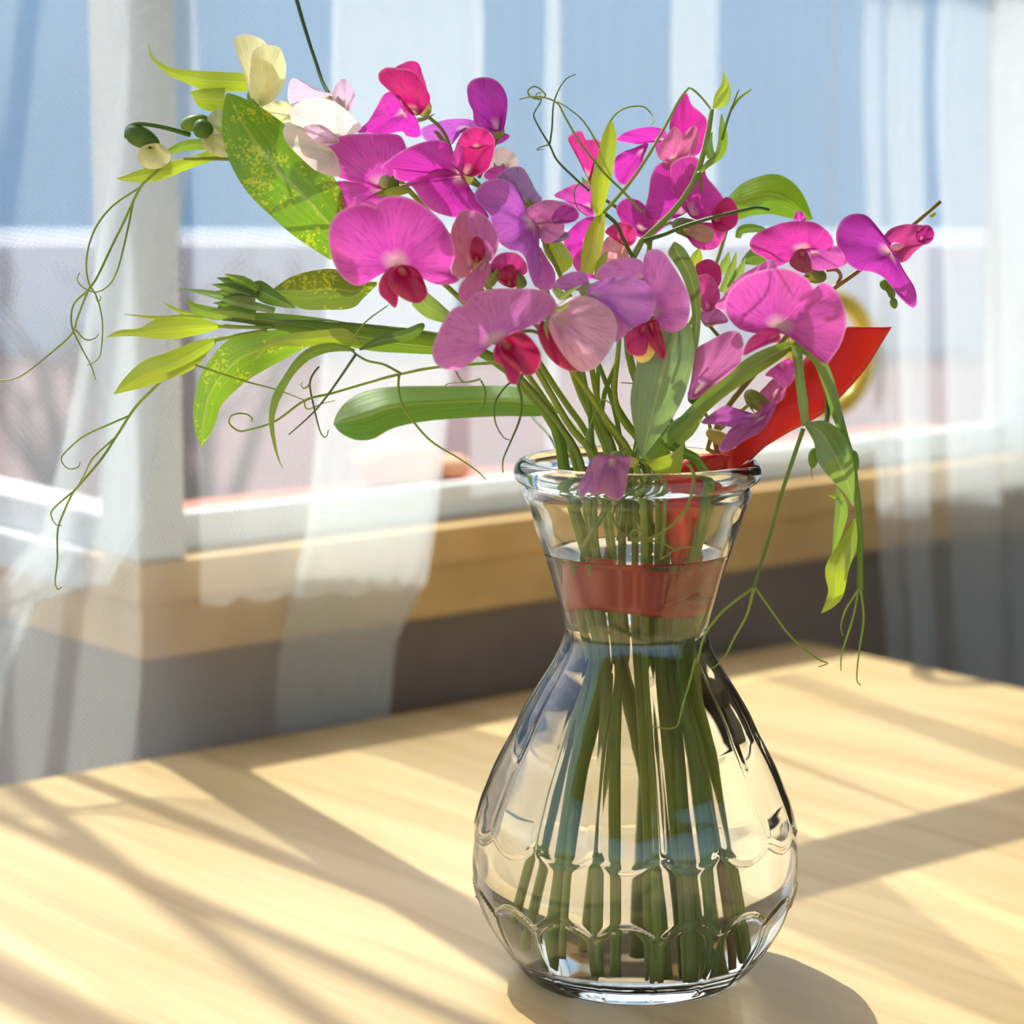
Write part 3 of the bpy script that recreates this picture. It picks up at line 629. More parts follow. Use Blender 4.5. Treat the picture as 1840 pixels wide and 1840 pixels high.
line(S, [(573, 658), (557, 686), (564, 731), (576, 777), (586, 785), (590, 772)], TL+.004, 2.0, (.14, .24, .06)); line(S, [(557, 690), (547, 698), (541, 692), (543, 686)], TL+.004, 1.6)
line(S, [(351, 656), (440, 685), (496, 700), (547, 719)], TL+.003, 1.9); line(S, [(547, 720), (552, 735), (580, 725), (602, 720)], TL+.002, 1.5)
line(S, [(940, 670), (931, 691), (937, 717), (934, 752), (919, 790), (904, 826), (904, 849)], -.03, 2.6, (.16, .24, .06))
line(S, [(925, 685), (910, 693), (890, 723), (890, 758), (904, 785), (915, 790)], -.02, 1.9, (.16, .26, .08))
# ------------------------------------------------------------------ 4 magenta cluster, top left centre
S = stem('stem topped by magenta hooded flowers, highest pink cluster left of centre', (-.010, .018, .014), (-.002, .012), (-.008, .016), [(1040, 700, .02), (980, 520, .02), (900, 380, .015), (830, 300, .012), (780, 230, .015)], 7)
f = flower(S, cB((690, 470))[0], .0)
petal(f, 'banner_petal', cB((515, 310), (470, 340), (420, 430), (370, 510), (300, 580), (380, 585), (480, 595), (600, 575), (620, 602), (680, 618), (722, 605), (718, 560), (690, 480), (620, 430), (560, 330)), cB((610, 450))[0], .008, MAG, (.2, .5), 10, 0, (.4, -.9, .3))
petal(f, 'wing_petal', cB((540, 165), (600, 125), (650, 108), (705, 122), (735, 200), (760, 300), (690, 300), (600, 200)), cB((700, 300))[0], .006, HOT, (0, .1), 10)
petal(f, 'wing_petal', cB((442, 190), (490, 152), (560, 155), (650, 168), (720, 220), (765, 300), (785, 360), (750, 430), (690, 470), (620, 430), (560, 320), (500, 290), (450, 245)), cB((690, 465))[0], -.004, RASP, (-.1, .2), 22)
calyx(f, cB((745, 430))[0], (-.5, -1), .004, 15, 24, (.42, .40, .16)); pedicel(f, cB((760, 470))[0], .006, (815, 285), .013)
pleaf(f, cB((700, 500), (750, 490), (815, 458)), [4, 3, .4], .0, (.22, .36, .10), name='sepal')
f = flower(S, cB((1240, 575))[0], .012)
petal(f, 'wing_petal', cB((1030, 340), (1028, 280), (1060, 235), (1130, 215), (1210, 230), (1270, 290), (1295, 370), (1290, 460), (1270, 560), (1230, 580), (1130, 570), (1075, 510), (1065, 440), (1040, 390)), cB((1230, 560))[0], .010, PUR, (-.1, 0), 24)
petal(f, 'banner_petal', cB((720, 565), (780, 530), (900, 495), (1020, 492), (1120, 520), (1200, 575), (1060, 600), (960, 580), (930, 625), (900, 690), (760, 640)), cB((1020, 545))[0], .014, LIL, (0, .9), 6)
petal(f, 'banner_petal', cB((1100, 530), (1200, 570), (1312, 602), (1230, 662), (1140, 620)), cB((1130, 565))[0], .014, PUR, (0, .8), 5)
calyx(f, cB((1235, 590))[0], (-.2, -1), .014, 12, 18); pedicel(f, cB((1230, 610))[0], .014, (860, 320), .015)
f = flower(S, cB((460, 950))[0], .0)
lobed(f, 'banner_petal', PINK, (cB((560, 900), (600, 850), (640, 760), (620, 660), (580, 600), (480, 588), (350, 588), (220, 600), (130, 632), (83, 695), (78, 765), (120, 830), (200, 885), (330, 925), (440, 960)), cB((470, 940))[0], .006, (-.15, .1), 12, 12),
      (cB((480, 940), (380, 925), (260, 905), (180, 902), (135, 930), (122, 980), (140, 1050), (180, 1112), (260, 1085), (350, 1075), (450, 1080), (520, 1000)), cB((470, 955))[0], .010, (-.1, -.1), 10, 8))
calyx(f, cB((520, 960))[0], (-.9, -.2), .004, 14, 20); pedicel(f, cB((550, 950))[0], .006, (835, 330), .015)
bud(f, cB((485, 905))[0], (.4, -1), 12, 10, -.004, (.50, .58, .30)); bud(f, cB((535, 925))[0], (.3, -1), 16, 12, -.003, LG); bud(f, cB((570, 970))[0], (1, -.1), 24, 8, -.006, YG)
f = flower(S, cB((1000, 875))[0], -.010)
lobed(f, 'banner_petal', MAG, (cB((985, 860), (950, 780), (930, 720), (900, 652), (830, 633), (720, 650), (600, 700), (500, 770), (455, 815), (500, 815), (545, 830), (548, 885), (640, 905), (720, 860), (800, 815), (900, 825)), cB((985, 865))[0], -.012, (.1, .25), 14, 6),
      (cB((1000, 860), (900, 800), (800, 800), (700, 860), (608, 930), (650, 930), (690, 975), (720, 1030), (800, 1100), (920, 1140), (1050, 1150), (1172, 1152), (1130, 1070), (1070, 980), (1020, 900)), cB((990, 875))[0], -.008, (.1, .0), 18, 10))
petal(f, 'wing_petal', cB((925, 760), (950, 680), (985, 600), (1040, 555), (1120, 555), (1190, 590), (1212, 650), (1200, 740), (1160, 830), (1080, 872), (1010, 865), (940, 810)), cB((1020, 860))[0], -.014, RASP, (0, .1), 20)
petal(f, 'wing_petal', cB((970, 640), (1000, 590), (1060, 548), (1130, 552), (1195, 600), (1205, 650), (1120, 690), (1040, 690)), cB((1090, 680))[0], -.024, HOT, (0, .1), 8)
petal(f, 'keel_petal', cB((925, 770), (950, 690), (985, 660), (1010, 740), (1000, 830), (950, 810)), cB((990, 840))[0], -.020, PINK, (0, 0), 8)
calyx(f, cB((1030, 890))[0], (-.1, -1), -.006, 13, 20, (.42, .46, .18)); pedicel(f, cB((1040, 910))[0], -.004, (900, 385), .013)
f = flower(S, cB((1250, 830))[0], .03)
petal(f, 'banner_petal', cB((1140, 860), (1160, 780), (1200, 710), (1260, 680), (1330, 710), (1367, 780), (1340, 840), (1240, 850)), cB((1250, 840))[0], .032, (.92, .76, .72), (0, .2), 10)
calyx(f, cB((1250, 850))[0], (0, -1), .03, 12, 18); pedicel(f, cB((1250, 870))[0], .03, (905, 390), .015)
# ------------------------------------------------------------------ 5 big open pink flower, front left
S = stem('stem with the wide-open pink flower and crimson lip, front left of the bouquet', (-.006, -.020, .012), (-.006, -.008), (-.012, -.012), [(1020, 760, -.015), (950, 640, -.02), (880, 540, -.022), (820, 470, -.024)], 7.5)
f = flower(S, cB((565, 1455))[0], -.045)
petal(f, 'banner_petal', cB((500, 1490), (420, 1540), (330, 1592), (260, 1582), (180, 1512), (130, 1400), (110, 1290), (122, 1190), (178, 1110), (270, 1063), (370, 1060), (425, 1085), (435, 1040), (500, 1003), (600, 1003), (700, 1040), (790, 1100), (870, 1180), (930, 1290), (947, 1400), (920, 1500), (985, 1558), (900, 1588), (800, 1580), (740, 1540), (680, 1480)), cB((565, 1455))[0], -.044, PINK, (0, .05), 10, 16, (-.05, -1, -.18), 4, 72)
petal(f, 'wing_petal', cB((545, 1470), (480, 1510), (445, 1580), (450, 1650), (500, 1700), (552, 1742), (572, 1690), (562, 1640), (600, 1560)), cB((570, 1480))[0], -.050, (.74, .02, .22), (0, -.15), 14)
petal(f, 'wing_petal', cB((560, 1465), (650, 1462), (710, 1500), (750, 1580), (767, 1650), (730, 1702), (680, 1712), (600, 1680), (530, 1620), (500, 1540)), cB((590, 1475))[0], -.053, CRIM, (0, -.15), 24)
calyx(f, cB((575, 1440))[0], (-.1, 0, -1), -.036, 15, 22); pedicel(f, cB((600, 1440))[0], -.032, (830, 475), -.024)
f = flower(S, cB((1080, 1440))[0], -.036)
petal(f, 'banner_petal', cB((990, 1098), (930, 1200), (918, 1300), (940, 1400), (925, 1500), (970, 1542), (1030, 1532), (1075, 1440), (1065, 1330), (1040, 1220), (1010, 1130)), cB((1050, 1450))[0], -.038, PEACH, (-.5, 0), 8)
petal(f, 'banner_petal', cB((985, 1098), (1060, 1098), (1140, 1128), (1200, 1200), (1237, 1290), (1215, 1390), (1160, 1445), (1060, 1445), (1045, 1330), (1020, 1200)), cB((1090, 1445))[0], -.032, (.84, .34, .58), (.3, 0), 10, 0)
petal(f, 'keel_petal', cB((1055, 1290), (1105, 1268), (1142, 1320), (1145, 1400), (1090, 1445), (1050, 1400)), cB((1090, 1440))[0], -.040, CRIM, (0, 0), 14)
petal(f, 'wing_petal', cB((1150, 1425), (1185, 1470), (1160, 1560), (1100, 1660), (1020, 1707), (972, 1680), (980, 1600), (1030, 1530), (1090, 1470)), cB((1150, 1440))[0], -.042, (.88, .34, .62), (-.2, -.2), 10)
calyx(f, cB((1110, 1450))[0], (-.2, -1), -.034, 14, 20, (.55, .5, .25)); pedicel(f, cB((1130, 1470))[0], -.03, (850, 500), -.023)
f = flower(S, cB((1270, 1600))[0], -.024)
petal(f, 'banner_petal', cB((1180, 1490), (1200, 1420), (1260, 1378), (1350, 1378), (1410, 1430), (1427, 1500), (1380, 1540), (1340, 1605), (1270, 1595), (1210, 1540)), cB((1300, 1590))[0], -.022, (.80, .10, .38), (0, .1), 12)
petal(f, 'wing_petal', cB((1240, 1500), (1290, 1455), (1345, 1470), (1350, 1600), (1270, 1590)), cB((1310, 1590))[0], -.028, CRIM, (0, 0), 10)
calyx(f, cB((1380, 1570))[0], (-.8, -.6), -.024, 12, 22); calyx(f, cB((1190, 1560))[0], (.3, -1), -.026, 10, 22); pedicel(f, cB((1380, 1590))[0], -.022, (905, 560), -.021)
# ------------------------------------------------------------------ 6 lilac-purple flower mid
S = stem('stem with a twisted lilac-purple flower beside the central magenta one', (.004, -.004, .010), (.000, -.004), (-.002, .004), [(1080, 740, .0), (1050, 600, -.01), (1000, 480, -.015), (975, 430, -.018)], 6.5)
f = flower(S, cB((1480, 1190))[0], -.024)
petal(f, 'banner_petal', cB((1490, 1180), (1420, 1110), (1390, 1040), (1360, 960), (1300, 905), (1220, 885), (1140, 910), (1090, 960), (1078, 1010), (1130, 1080), (1180, 1130), (1190, 1220), (1230, 1300), (1300, 1352), (1380, 1375), (1420, 1430), (1440, 1520), (1490, 1615), (1515, 1500), (1505, 1350), (1505, 1260)), cB((1470, 1190))[0], -.022, LIL, (-.1, -.1), 16, 0, (-.75, .65, -.25), 4, 64)
petal(f, 'banner_petal', cB((1490, 1330), (1560, 1420), (1612, 1520), (1590, 1615), (1500, 1615), (1470, 1500)), cB((1500, 1400))[0], -.016, (.72, .24, .64), (0, -.1), 8)
petal(f, 'wing_petal', cB((1420, 1105), (1460, 1060), (1550, 1028), (1640, 1035), (1720, 1060), (1767, 1110), (1760, 1152), (1700, 1182), (1640, 1182), (1560, 1170), (1490, 1190)), cB((1490, 1180))[0], -.026, (.86, .36, .66), (0, .1), 14)
petal(f, 'wing_petal', cB((1590, 1130), (1660, 1060), (1740, 1080), (1767, 1130), (1740, 1168), (1660, 1182), (1600, 1182)), cB((1600, 1170))[0], -.032, PUR, (0, 0), 8)
petal(f, 'keel_petal', cB((1480, 1190), (1560, 1160), (1660, 1170), (1665, 1240), (1600, 1302), (1540, 1312), (1500, 1260)), cB((1500, 1200))[0], -.024, (.82, .40, .62), (0, 0), 12)
petal(f, 'wing_petal', cB((1540, 1300), (1620, 1240), (1690, 1240), (1700, 1280), (1620, 1312)), cB((1560, 1300))[0], -.020, DUSK, (0, 0), 4)
calyx(f, cB((1490, 1240))[0], (.1, -1), -.016, 13, 20); pedicel(f, cB((1490, 1270))[0], -.014, (985, 455), -.016)
f = flower(S, cB((1420, 1070))[0], .004)
petal(f, 'banner_petal', cB((1215, 880), (1290, 820), (1380, 808), (1430, 860), (1480, 960), (1525, 1030), (1430, 1085), (1390, 1000), (1340, 920), (1280, 890)), cB((1420, 1060))[0], .004, DUSK, (.1, .2), 8)
petal(f, 'banner_petal', cB((1140, 860), (1200, 810), (1290, 810), (1300, 880), (1170, 895)), cB((1270, 870))[0], .008, PINK, (0, .2), 6)
calyx(f, cB((1440, 1090))[0], (-.3, -1), .004, 12, 18); pedicel(f, cB((1440, 1110))[0], .004, (972, 425), -.014)
leaf(S, cC((200, 1170), (220, 1240), (270, 1310), (310, 1380)), cC((330, 1160), (390, 1240), (398, 1310), (320, 1380)), -.010, LIME, .3, name='bract')
# ------------------------------------------------------------------ 7 front centre
S = stem('stem with a pink butterfly-shaped flower hanging over the vase, front centre', (.006, -.026, .010), (.002, -.012), (.000, -.022), [(1080, 740, -.03), (1010, 640, -.04), (950, 570, -.04)], 7)
f = flower(S, cE((520, 730))[0], -.062)
petal(f, 'banner_petal', cE((560, 735), (610, 690), (690, 618), (760, 603), (840, 587), (887, 520), (860, 450), (780, 411), (620, 402), (480, 408), (380, 438), (328, 500), (260, 523), (208, 580), (158, 680), (126, 770), (138, 850), (190, 892), (270, 902), (340, 872), (400, 812), (450, 775), (495, 748)), cE((515, 728))[0], -.060, (.92, .42, .82), (.08, -.25), 8, 12, (-.3, -.95, -.12), 5, 72)
petal(f, 'wing_petal', cE((545, 730), (500, 780), (508, 850), (560, 885), (590, 970), (637, 992), (662, 930), (652, 870), (610, 800)), cE((540, 740))[0], -.066, RASP, (0, -.1), 14)
petal(f, 'wing_petal', cE((550, 725), (640, 660), (710, 690), (770, 760), (792, 830), (772, 900), (720, 938), (660, 915), (600, 870), (540, 800)), cE((555, 735))[0], -.068, CRIM, (0, -.1), 24)
calyx(f, cE((550, 690))[0], (-.3, .5, -1), -.052, 14, 20); pedicel(f, cE((600, 680))[0], -.048, (985, 610), -.04)
f = flower(S, cE((880, 580))[0], -.058)
petal(f, 'banner_petal', cE((825, 565), (900, 500), (980, 455), (1080, 455), (1180, 500), (1242, 570), (1257, 660), (1232, 750), (1180, 830), (1120, 892), (1040, 913), (980, 872), (920, 800), (870, 720), (838, 640)), cE((875, 575))[0], -.054, (.93, .54, .76), (-.1, -.2), 20, 0, (.8, .6, .3), 5, 56)
petal(f, 'wing_petal', cE((768, 665), (800, 598), (845, 660), (885, 740), (945, 820), (1000, 880), (1040, 908), (960, 908), (880, 865), (810, 785)), cE((820, 610))[0], -.050, CRIM, (.1, 0), 10)
calyx(f, cE((890, 540))[0], (-.2, .9), -.05, 14, 20, (.40, .46, .20)); pedicel(f, cE((900, 510))[0], -.048, (960, 575), -.04)
leaf(f, cE((970, 460), (900, 400), (860, 410)), cE((960, 470), (900, 470), (860, 420)), -.052, (.2, .32, .14), .3, name='bract')
for p_ in ([(840, 570), (820, 640), (835, 715)], [(870, 540), (930, 520), (975, 470)], [(900, 470), (940, 440), (1040, 380)]): pleaf(f, cE(*p_), [4, 4, .5], -.060, (.24, .36, .12), name='sepal')
# ------------------------------------------------------------------ 8 centre lilac
S = stem('stem with two broad lilac flowers facing front beside the dark upright leaf', (.014, -.012, .008), (.006, -.006), (.006, -.008), [(1110, 740, -.015), (1110, 640, -.025), (1120, 560, -.03)], 7)
f = flower(S, cE((1080, 430))[0], -.05)
petal(f, 'banner_petal', cE((1072, 432), (1110, 370), (1200, 338), (1320, 332), (1420, 358), (1482, 430), (1487, 520), (1450, 602), (1390, 652), (1330, 642), (1300, 570), (1250, 510), (1160, 480), (1090, 455)), cE((1090, 435))[0], -.048, (.82, .42, .95), (0, .0), 14, 0, (.9, .45, -.2), 5, 56)
petal(f, 'banner_petal', cE((855, 405), (900, 340), (980, 302), (1060, 308), (1085, 360), (1085, 435), (980, 400)), cE((1070, 420))[0], -.040, (.80, .40, .82), (0, .3), 8)
petal(f, 'wing_petal', cE((1230, 500), (1310, 560), (1335, 650), (1290, 702), (1240, 725), (1225, 600)), cE((1250, 520))[0], -.044, (.76, .36, .72), (0, 0), 8)
calyx(f, cE((1060, 420))[0], (1, 0), -.042, 13, 18, (.44, .5, .24)); pedicel(f, cE((1040, 415))[0], -.04, (1100, 610), -.026)
f = flower(S, cE((1470, 560))[0], -.044)
petal(f, 'banner_petal', cE((1415, 270), (1428, 190), (1480, 162), (1540, 180), (1590, 250), (1642, 330), (1692, 430), (1703, 530), (1682, 622), (1620, 668), (1550, 663), (1485, 625), (1475, 540), (1465, 420), (1430, 340)), cE((1480, 560))[0], -.046, (.88, .36, .84), (-.2, .1), 14, 0, (.2, -1, -.2), 3, 56)
petal(f, 'banner_petal', cE((1125, 320), (1180, 250), (1270, 218), (1370, 218), (1425, 260), (1440, 360), (1300, 350), (1200, 345)), cE((1420, 340))[0], -.036, (.88, .44, .78), (.1, .2), 8)
petal(f, 'wing_petal', cE((1308, 690), (1370, 640), (1440, 615), (1450, 720), (1430, 803), (1380, 818), (1320, 792)), cE((1430, 630))[0], -.052, RASP, (0, 0), 14)
petal(f, 'wing_petal', cE((1430, 615), (1500, 598), (1532, 680), (1557, 790), (1532, 847), (1480, 780), (1440, 720)), cE((1460, 615))[0], -.053, CRIM, (0, 0), 12)
bud(f, cE((1430, 795))[0], (.6, -.5), 20, 14, -.049, (.86, .80, .42), 'keel_petal')
calyx(f, cE((1450, 600))[0], (.1, 1), -.04, 13, 18); pedicel(f, cE((1440, 580))[0], -.038, (1118, 570), -.03)
# ------------------------------------------------------------------ 9 hot pink, rear
S = stem('stem with a crowd of vivid hot-pink flowers at the back, right of centre', (.020, .014, .010), (.008, .010), (.012, .016), [(1150, 720, .03), (1160, 560, .035), (1170, 420, .035), (1200, 320, .035), (1215, 290, .035)], 7, (.26, .38, .07))
f = flower(S, cC((1100, 600))[0], .03)
petal(f, 'banner_petal', cC((1040, 410), (1060, 310), (1100, 220), (1150, 165), (1190, 250), (1250, 300), (1292, 360), (1275, 450), (1240, 570), (1150, 590), (1080, 490)), cC((1130, 590))[0], .034, (.78, .05, .46), (0, .1), 12, 0, (.05, -1, .25))
petal(f, 'wing_petal', cC((960, 570), (1010, 470), (1075, 395), (1130, 440), (1200, 388), (1237, 440), (1222, 540), (1160, 612), (1060, 642), (985, 615)), cC((1060, 620))[0], .026, (.82, .34, .50), (0, 0), 20)
petal(f, 'banner_petal', cC((1020, 430), (940, 398), (850, 402), (760, 428), (685, 480), (760, 500), (850, 512), (940, 505), (955, 570), (1010, 530)), cC((1000, 485))[0], .036, MAG, (0, .5), 6)
petal(f, 'banner_petal', cC((678, 620), (720, 570), (800, 540), (900, 505), (870, 600), (845, 700), (760, 785), (685, 740)), cC((870, 540))[0], .034, MAG, (0, .2), 8)
calyx(f, cC((1050, 630))[0], (.3, -1), .03, 17, 22, (.40, .24, .14)); pedicel(f, cC((1040, 665))[0], .032, (1195, 330), .035, (.28, .16, .12))
f = flower(S, cC((510, 760))[0], .028)
petal(f, 'banner_petal', cC((368, 480), (400, 438), (460, 423), (490, 480), (560, 478), (602, 520), (560, 570), (545, 650), (525, 765), (480, 700), (440, 610), (410, 540)), cC((505, 740))[0], .028, (.86, .08, .42), (0, .1), 12)
petal(f, 'banner_petal', cC((278, 850), (360, 800), (440, 770), (515, 790), (545, 880), (530, 995), (440, 945), (350, 885)), cC((520, 930))[0], .022, PINK, (0, .1), 8)
calyx(f, cC((520, 800))[0], (-.2, -1), .028, 12, 18); pedicel(f, cC((530, 830))[0], .028, (1165, 440), .035)
f = flower(S, cC((1170, 980))[0], .02)
petal(f, 'banner_petal', cC((875, 990), (900, 850), (920, 720), (960, 648), (1020, 638), (1060, 740), (1120, 840), (1180, 930), (1100, 995), (990, 1015)), cC((1140, 970))[0], .024, MAG, (-.1, .1), 12)
petal(f, 'banner_petal', cC((1055, 640), (1180, 585), (1260, 640), (1290, 730), (1350, 800), (1402, 880), (1402, 950), (1300, 1005), (1190, 1000), (1110, 880), (1060, 760)), cC((1190, 980))[0], .018, (.80, .09, .54), (.1, .1), 14)
petal(f, 'wing_petal', cC((1320, 970), (1400, 868), (1460, 878), (1497, 960), (1480, 1050), (1400, 1092), (1335, 1065)), cC((1340, 1010))[0], .014, (.74, .02, .24), (0, 0), 14)
petal(f, 'wing_petal', cC((1125, 1080), (1250, 1030), (1370, 1045), (1412, 1100), (1360, 1192), (1280, 1213), (1210, 1192), (1165, 1140)), cC((1180, 1070))[0], .016, (.84, .12, .50), (0, 0), 12)
petal(f, 'keel_petal', cC((1130, 1070), (1240, 1040), (1330, 1080), (1320, 1150), (1230, 1150)), cC((1150, 1075))[0], .008, (.62, .48, .30), (0, 0), 10)
calyx(f, cC((1110, 1050))[0], (1, .3), .014, 16, 26, (.22, .26, .08)); pedicel(f, cC((1070, 1040))[0], .016, (1175, 420), .035)
f = flower(S, cC((720, 1180))[0], .02)
petal(f, 'banner_petal', cC((690, 930), (760, 868), (860, 898), (940, 1000), (1010, 1050), (900, 1135), (800, 1105), (720, 1020)), cC((860, 1080))[0], .026, (.62, .06, .42), (0, .1), 10)
petal(f, 'banner_petal', cC((340, 1140), (400, 1060), (480, 1000), (570, 1000), (550, 1100), (480, 1180), (420, 1305), (375, 1260)), cC((500, 1150))[0], .022, MAG, (0, .1), 8)
petal(f, 'wing_petal', cC((615, 1095), (670, 1040), (740, 1028), (812, 1070), (822, 1140), (770, 1190), (690, 1130)), cC((730, 1180))[0], .014, (.90, .08, .34), (0, 0), 12)
petal(f, 'wing_petal', cC((605, 1160), (680, 1110), (755, 1190), (770, 1260), (700, 1300), (610, 1290)), cC((690, 1270))[0], .016, (.88, .50, .52), (0, 0), 10)
petal(f, 'banner_petal', cC((400, 1290), (470, 1200), (620, 1190), (700, 1290), (640, 1400), (480, 1390)), cC((560, 1380))[0], .020, PINK, (0, 0), 8)
calyx(f, cC((720, 1220))[0], (0, -1), .018, 13, 18); pedicel(f, cC((740, 1250))[0], .02, (1160, 520), .035)
# ------------------------------------------------------------------ 10 right, big open magenta
S = stem('stem leaning right with the large open magenta flower in front of the red ribbon', (.026, -.008, .012), (.012, -.004), (.026, -.006), [(1290, 760, -.01), (1400, 620, -.01), (1470, 540, -.005), (1545, 485, .0), (1610, 430, .004), (1690, 362, .006)], 6, (.30, .22, .08))
f = flower(S, cD((650, 1060))[0], -.04)
petal(f, 'banner_petal', cD((600, 1090), (520, 1102), (400, 1072), (330, 1002), (298, 920), (328, 830), (400, 750), (500, 698), (640, 668), (760, 688), (850, 740), (895, 805), (940, 762), (1000, 780), (1060, 850), (1102, 950), (1104, 1060), (1072, 1170), (1012, 1262), (970, 1305), (880, 1225), (780, 1160), (700, 1110)), cD((650, 1060))[0], -.040, (.80, .17, .60), (.05, 0), 6, -16, (0, -1, -.1), 4, 72)
petal(f, 'banner_petal', cD((238, 925), (300, 840), (380, 740), (470, 680), (622, 612), (640, 700), (480, 760), (370, 840), (320, 940)), cD((440, 780))[0], -.026, (.82, .30, .66), (0, .1), 6)
petal(f, 'wing_petal', cD((425, 1245), (455, 1150), (530, 1088), (610, 1063), (662, 1100), (668, 1150), (600, 1172), (520, 1205)), cD((640, 1120))[0], -.050, (.88, .10, .42), (0, 0), 12)
petal(f, 'wing_petal', cD((570, 1375), (640, 1310), (730, 1265), (765, 1330), (742, 1432), (690, 1455), (620, 1395)), cD((680, 1300))[0], -.034, PINK, (0, 0), 8)
calyx(f, cD((650, 1040))[0], (-.1, 0, -1), -.032, 14, 20); pedicel(f, cD((700, 1020))[0], -.028, (1450, 560), -.006, (.30, .2, .08))
f = flower(S, cD((840, 540))[0], -.012)
petal(f, 'banner_petal', cD((700, 640), (640, 655), (560, 600), (488, 560), (467, 500), (500, 450), (570, 410), (680, 370), (800, 356), (900, 368), (980, 420), (1022, 490), (1002, 545), (930, 535), (870, 550)), cD((830, 540))[0], -.012, (.84, .10, .52), (0, .25), 10, 10)
petal(f, 'banner_petal', cD((850, 530), (940, 535), (1050, 525), (1108, 640), (1020, 672), (900, 685), (855, 640)), cD((880, 560))[0], -.010, (.82, .22, .62), (0, .1), 8)
petal(f, 'keel_petal', cD((730, 640), (760, 570), (820, 540), (865, 600), (875, 695), (800, 695)), cD((820, 560))[0], -.014, (.42, .10, .14), (0, 0), 10)
petal(f, 'wing_petal', cD((762, 355), (775, 300), (800, 288), (830, 320), (832, 362)), cD((800, 360))[0], -.004, PINK, (0, 0), 5)
calyx(f, cD((920, 720))[0], (-.9, -.3), -.008, 15, 28, (.20, .22, .06)); line(f, cD((980, 680), (1040, 680), (1070, 720), (1050, 770)), -.008, 4, (.36, .20, .10), 'pedicel', .9)
f = flower(S, cD((1430, 550))[0], -.006)
petal(f, 'banner_petal', cD((1425, 540), (1360, 455), (1300, 380), (1240, 320), (1160, 308), (1090, 338), (1048, 400), (1038, 470), (1060, 560), (1110, 632), (1180, 682), (1260, 692), (1340, 722), (1400, 782), (1450, 852), (1510, 912), (1555, 934), (1575, 890), (1560, 800), (1510, 720), (1465, 640)), cD((1400, 560))[0], -.006, PUR, (.15, 0), 16, 6, (-.7, .7, .2), 3, 64)
petal(f, 'wing_petal', cD((1355, 465), (1400, 408), (1500, 378), (1600, 383), (1650, 390), (1688, 430), (1672, 492), (1610, 522), (1560, 562), (1500, 625), (1450, 625), (1430, 560), (1400, 500)), cD((1430, 545))[0], -.002, (.70, .10, .36), (0, 0), 14)
petal(f, 'wing_petal', cD((1585, 410), (1650, 383), (1690, 440), (1655, 505), (1590, 505), (1565, 450)), cD((1600, 480))[0], -.010, (.50, .02, .28), (0, 0), 10)
bud(f, cD((1440, 525))[0], (1, 0), 11, 7, -.012, (.74, .40, .74), 'keel_petal')
calyx(f, cD((1420, 620))[0], (.3, -.9), .004, 12, 20); pedicel(f, cD((1390, 640))[0], .004, (1560, 480), .0, (.5, .14, .10))
bud(S, (1676, 386), (.6, -.4), 6, 4, .004, (.55, .55, .08))
for q in ((1588, 512), (1602, 528), (1606, 545), (1598, 520), (1596, 508)): bud(S, q, (.3, 1), 10, 7, .012, LG)
f = flower(S, cD((200, 1000))[0], -.0)
petal(f, 'banner_petal', cD((108, 665), (150, 620), (210, 612), (272, 660), (278, 760), (230, 810), (150, 790)), cD((200, 790))[0], .004, RASP, (0, .1), 12)
petal(f, 'wing_petal', cD((115, 745), (170, 708), (232, 740), (273, 850), (245, 930), (180, 960), (135, 900)), cD((190, 940))[0], -.004, (.86, .14, .46), (0, 0), 14)
petal(f, 'wing_petal', cD((140, 970), (230, 925), (310, 985), (315, 1030), (180, 1045), (145, 1010)), cD((180, 1030))[0], -.002, (.74, .36, .70), (0, 0), 8)
calyx(f, cD((200, 1020))[0], (0, -1), .002, 14, 20, (.44, .46, .2)); pedicel(f, cD((200, 1050))[0], .002, (1330, 690), -.01)
# ------------------------------------------------------------------ 11 lower right purple
S = stem('short stem with drooping purple flowers tucked under the big right-hand bloom', (.028, .004, .012), (.014, .002), (.028, .002), [(1270, 800, .0), (1330, 740, -.005), (1380, 700, -.008)], 6, SG)
f = flower(S, cD((110, 1500))[0], -.03)
petal(f, 'banner_petal', cD((58, 1525), (75, 1430), (90, 1330), (108, 1210), (200, 1150), (320, 1088), (402, 1098), (428, 1180), (410, 1280), (340, 1362), (230, 1445), (120, 1530)), cD((110, 1500))[0], -.030, (.74, .30, .58), (-.1, 0), 16)
calyx(f, cD((100, 1530))[0], (.4, -1), -.024, 13, 20, DG); pedicel(f, cD((100, 1560))[0], -.022, (1280, 790), .0)
f = flower(S, cD((640, 1500))[0], -.026)
petal(f, 'banner_petal', cD((525, 1520), (580, 1440), (660, 1370), (745, 1340), (710, 1460), (695, 1530), (630, 1580), (590, 1650)), cD((640, 1500))[0], -.018, (.72, .22, .42), (0, 0), 8)
petal(f, 'wing_petal', cD((146, 1692), (220, 1628), (310, 1577), (400, 1612), (500, 1630), (645, 1552), (560, 1690), (400, 1725), (260, 1705)), cD((520, 1640))[0], -.028, (.50, .12, .48), (0, .3), 8)
petal(f, 'wing_petal', cD((555, 1640), (645, 1555), (605, 1665), (535, 1755), (440, 1805), (330, 1875), (262, 1868), (300, 1790), (370, 1710)), cD((560, 1650))[0], -.032, (.46, .10, .42), (0, 0), 10)
bud(f, cD((280, 1800))[0], (.9, .5), 30, 12, -.02, (.52, .42, .14), 'keel_petal')
calyx(f, cD((480, 1520))[0], (.6, .6), -.020, 15, 26, (.26, .30, .06)); pedicel(f, cD((450, 1490))[0], -.018, (1345, 725), -.006)
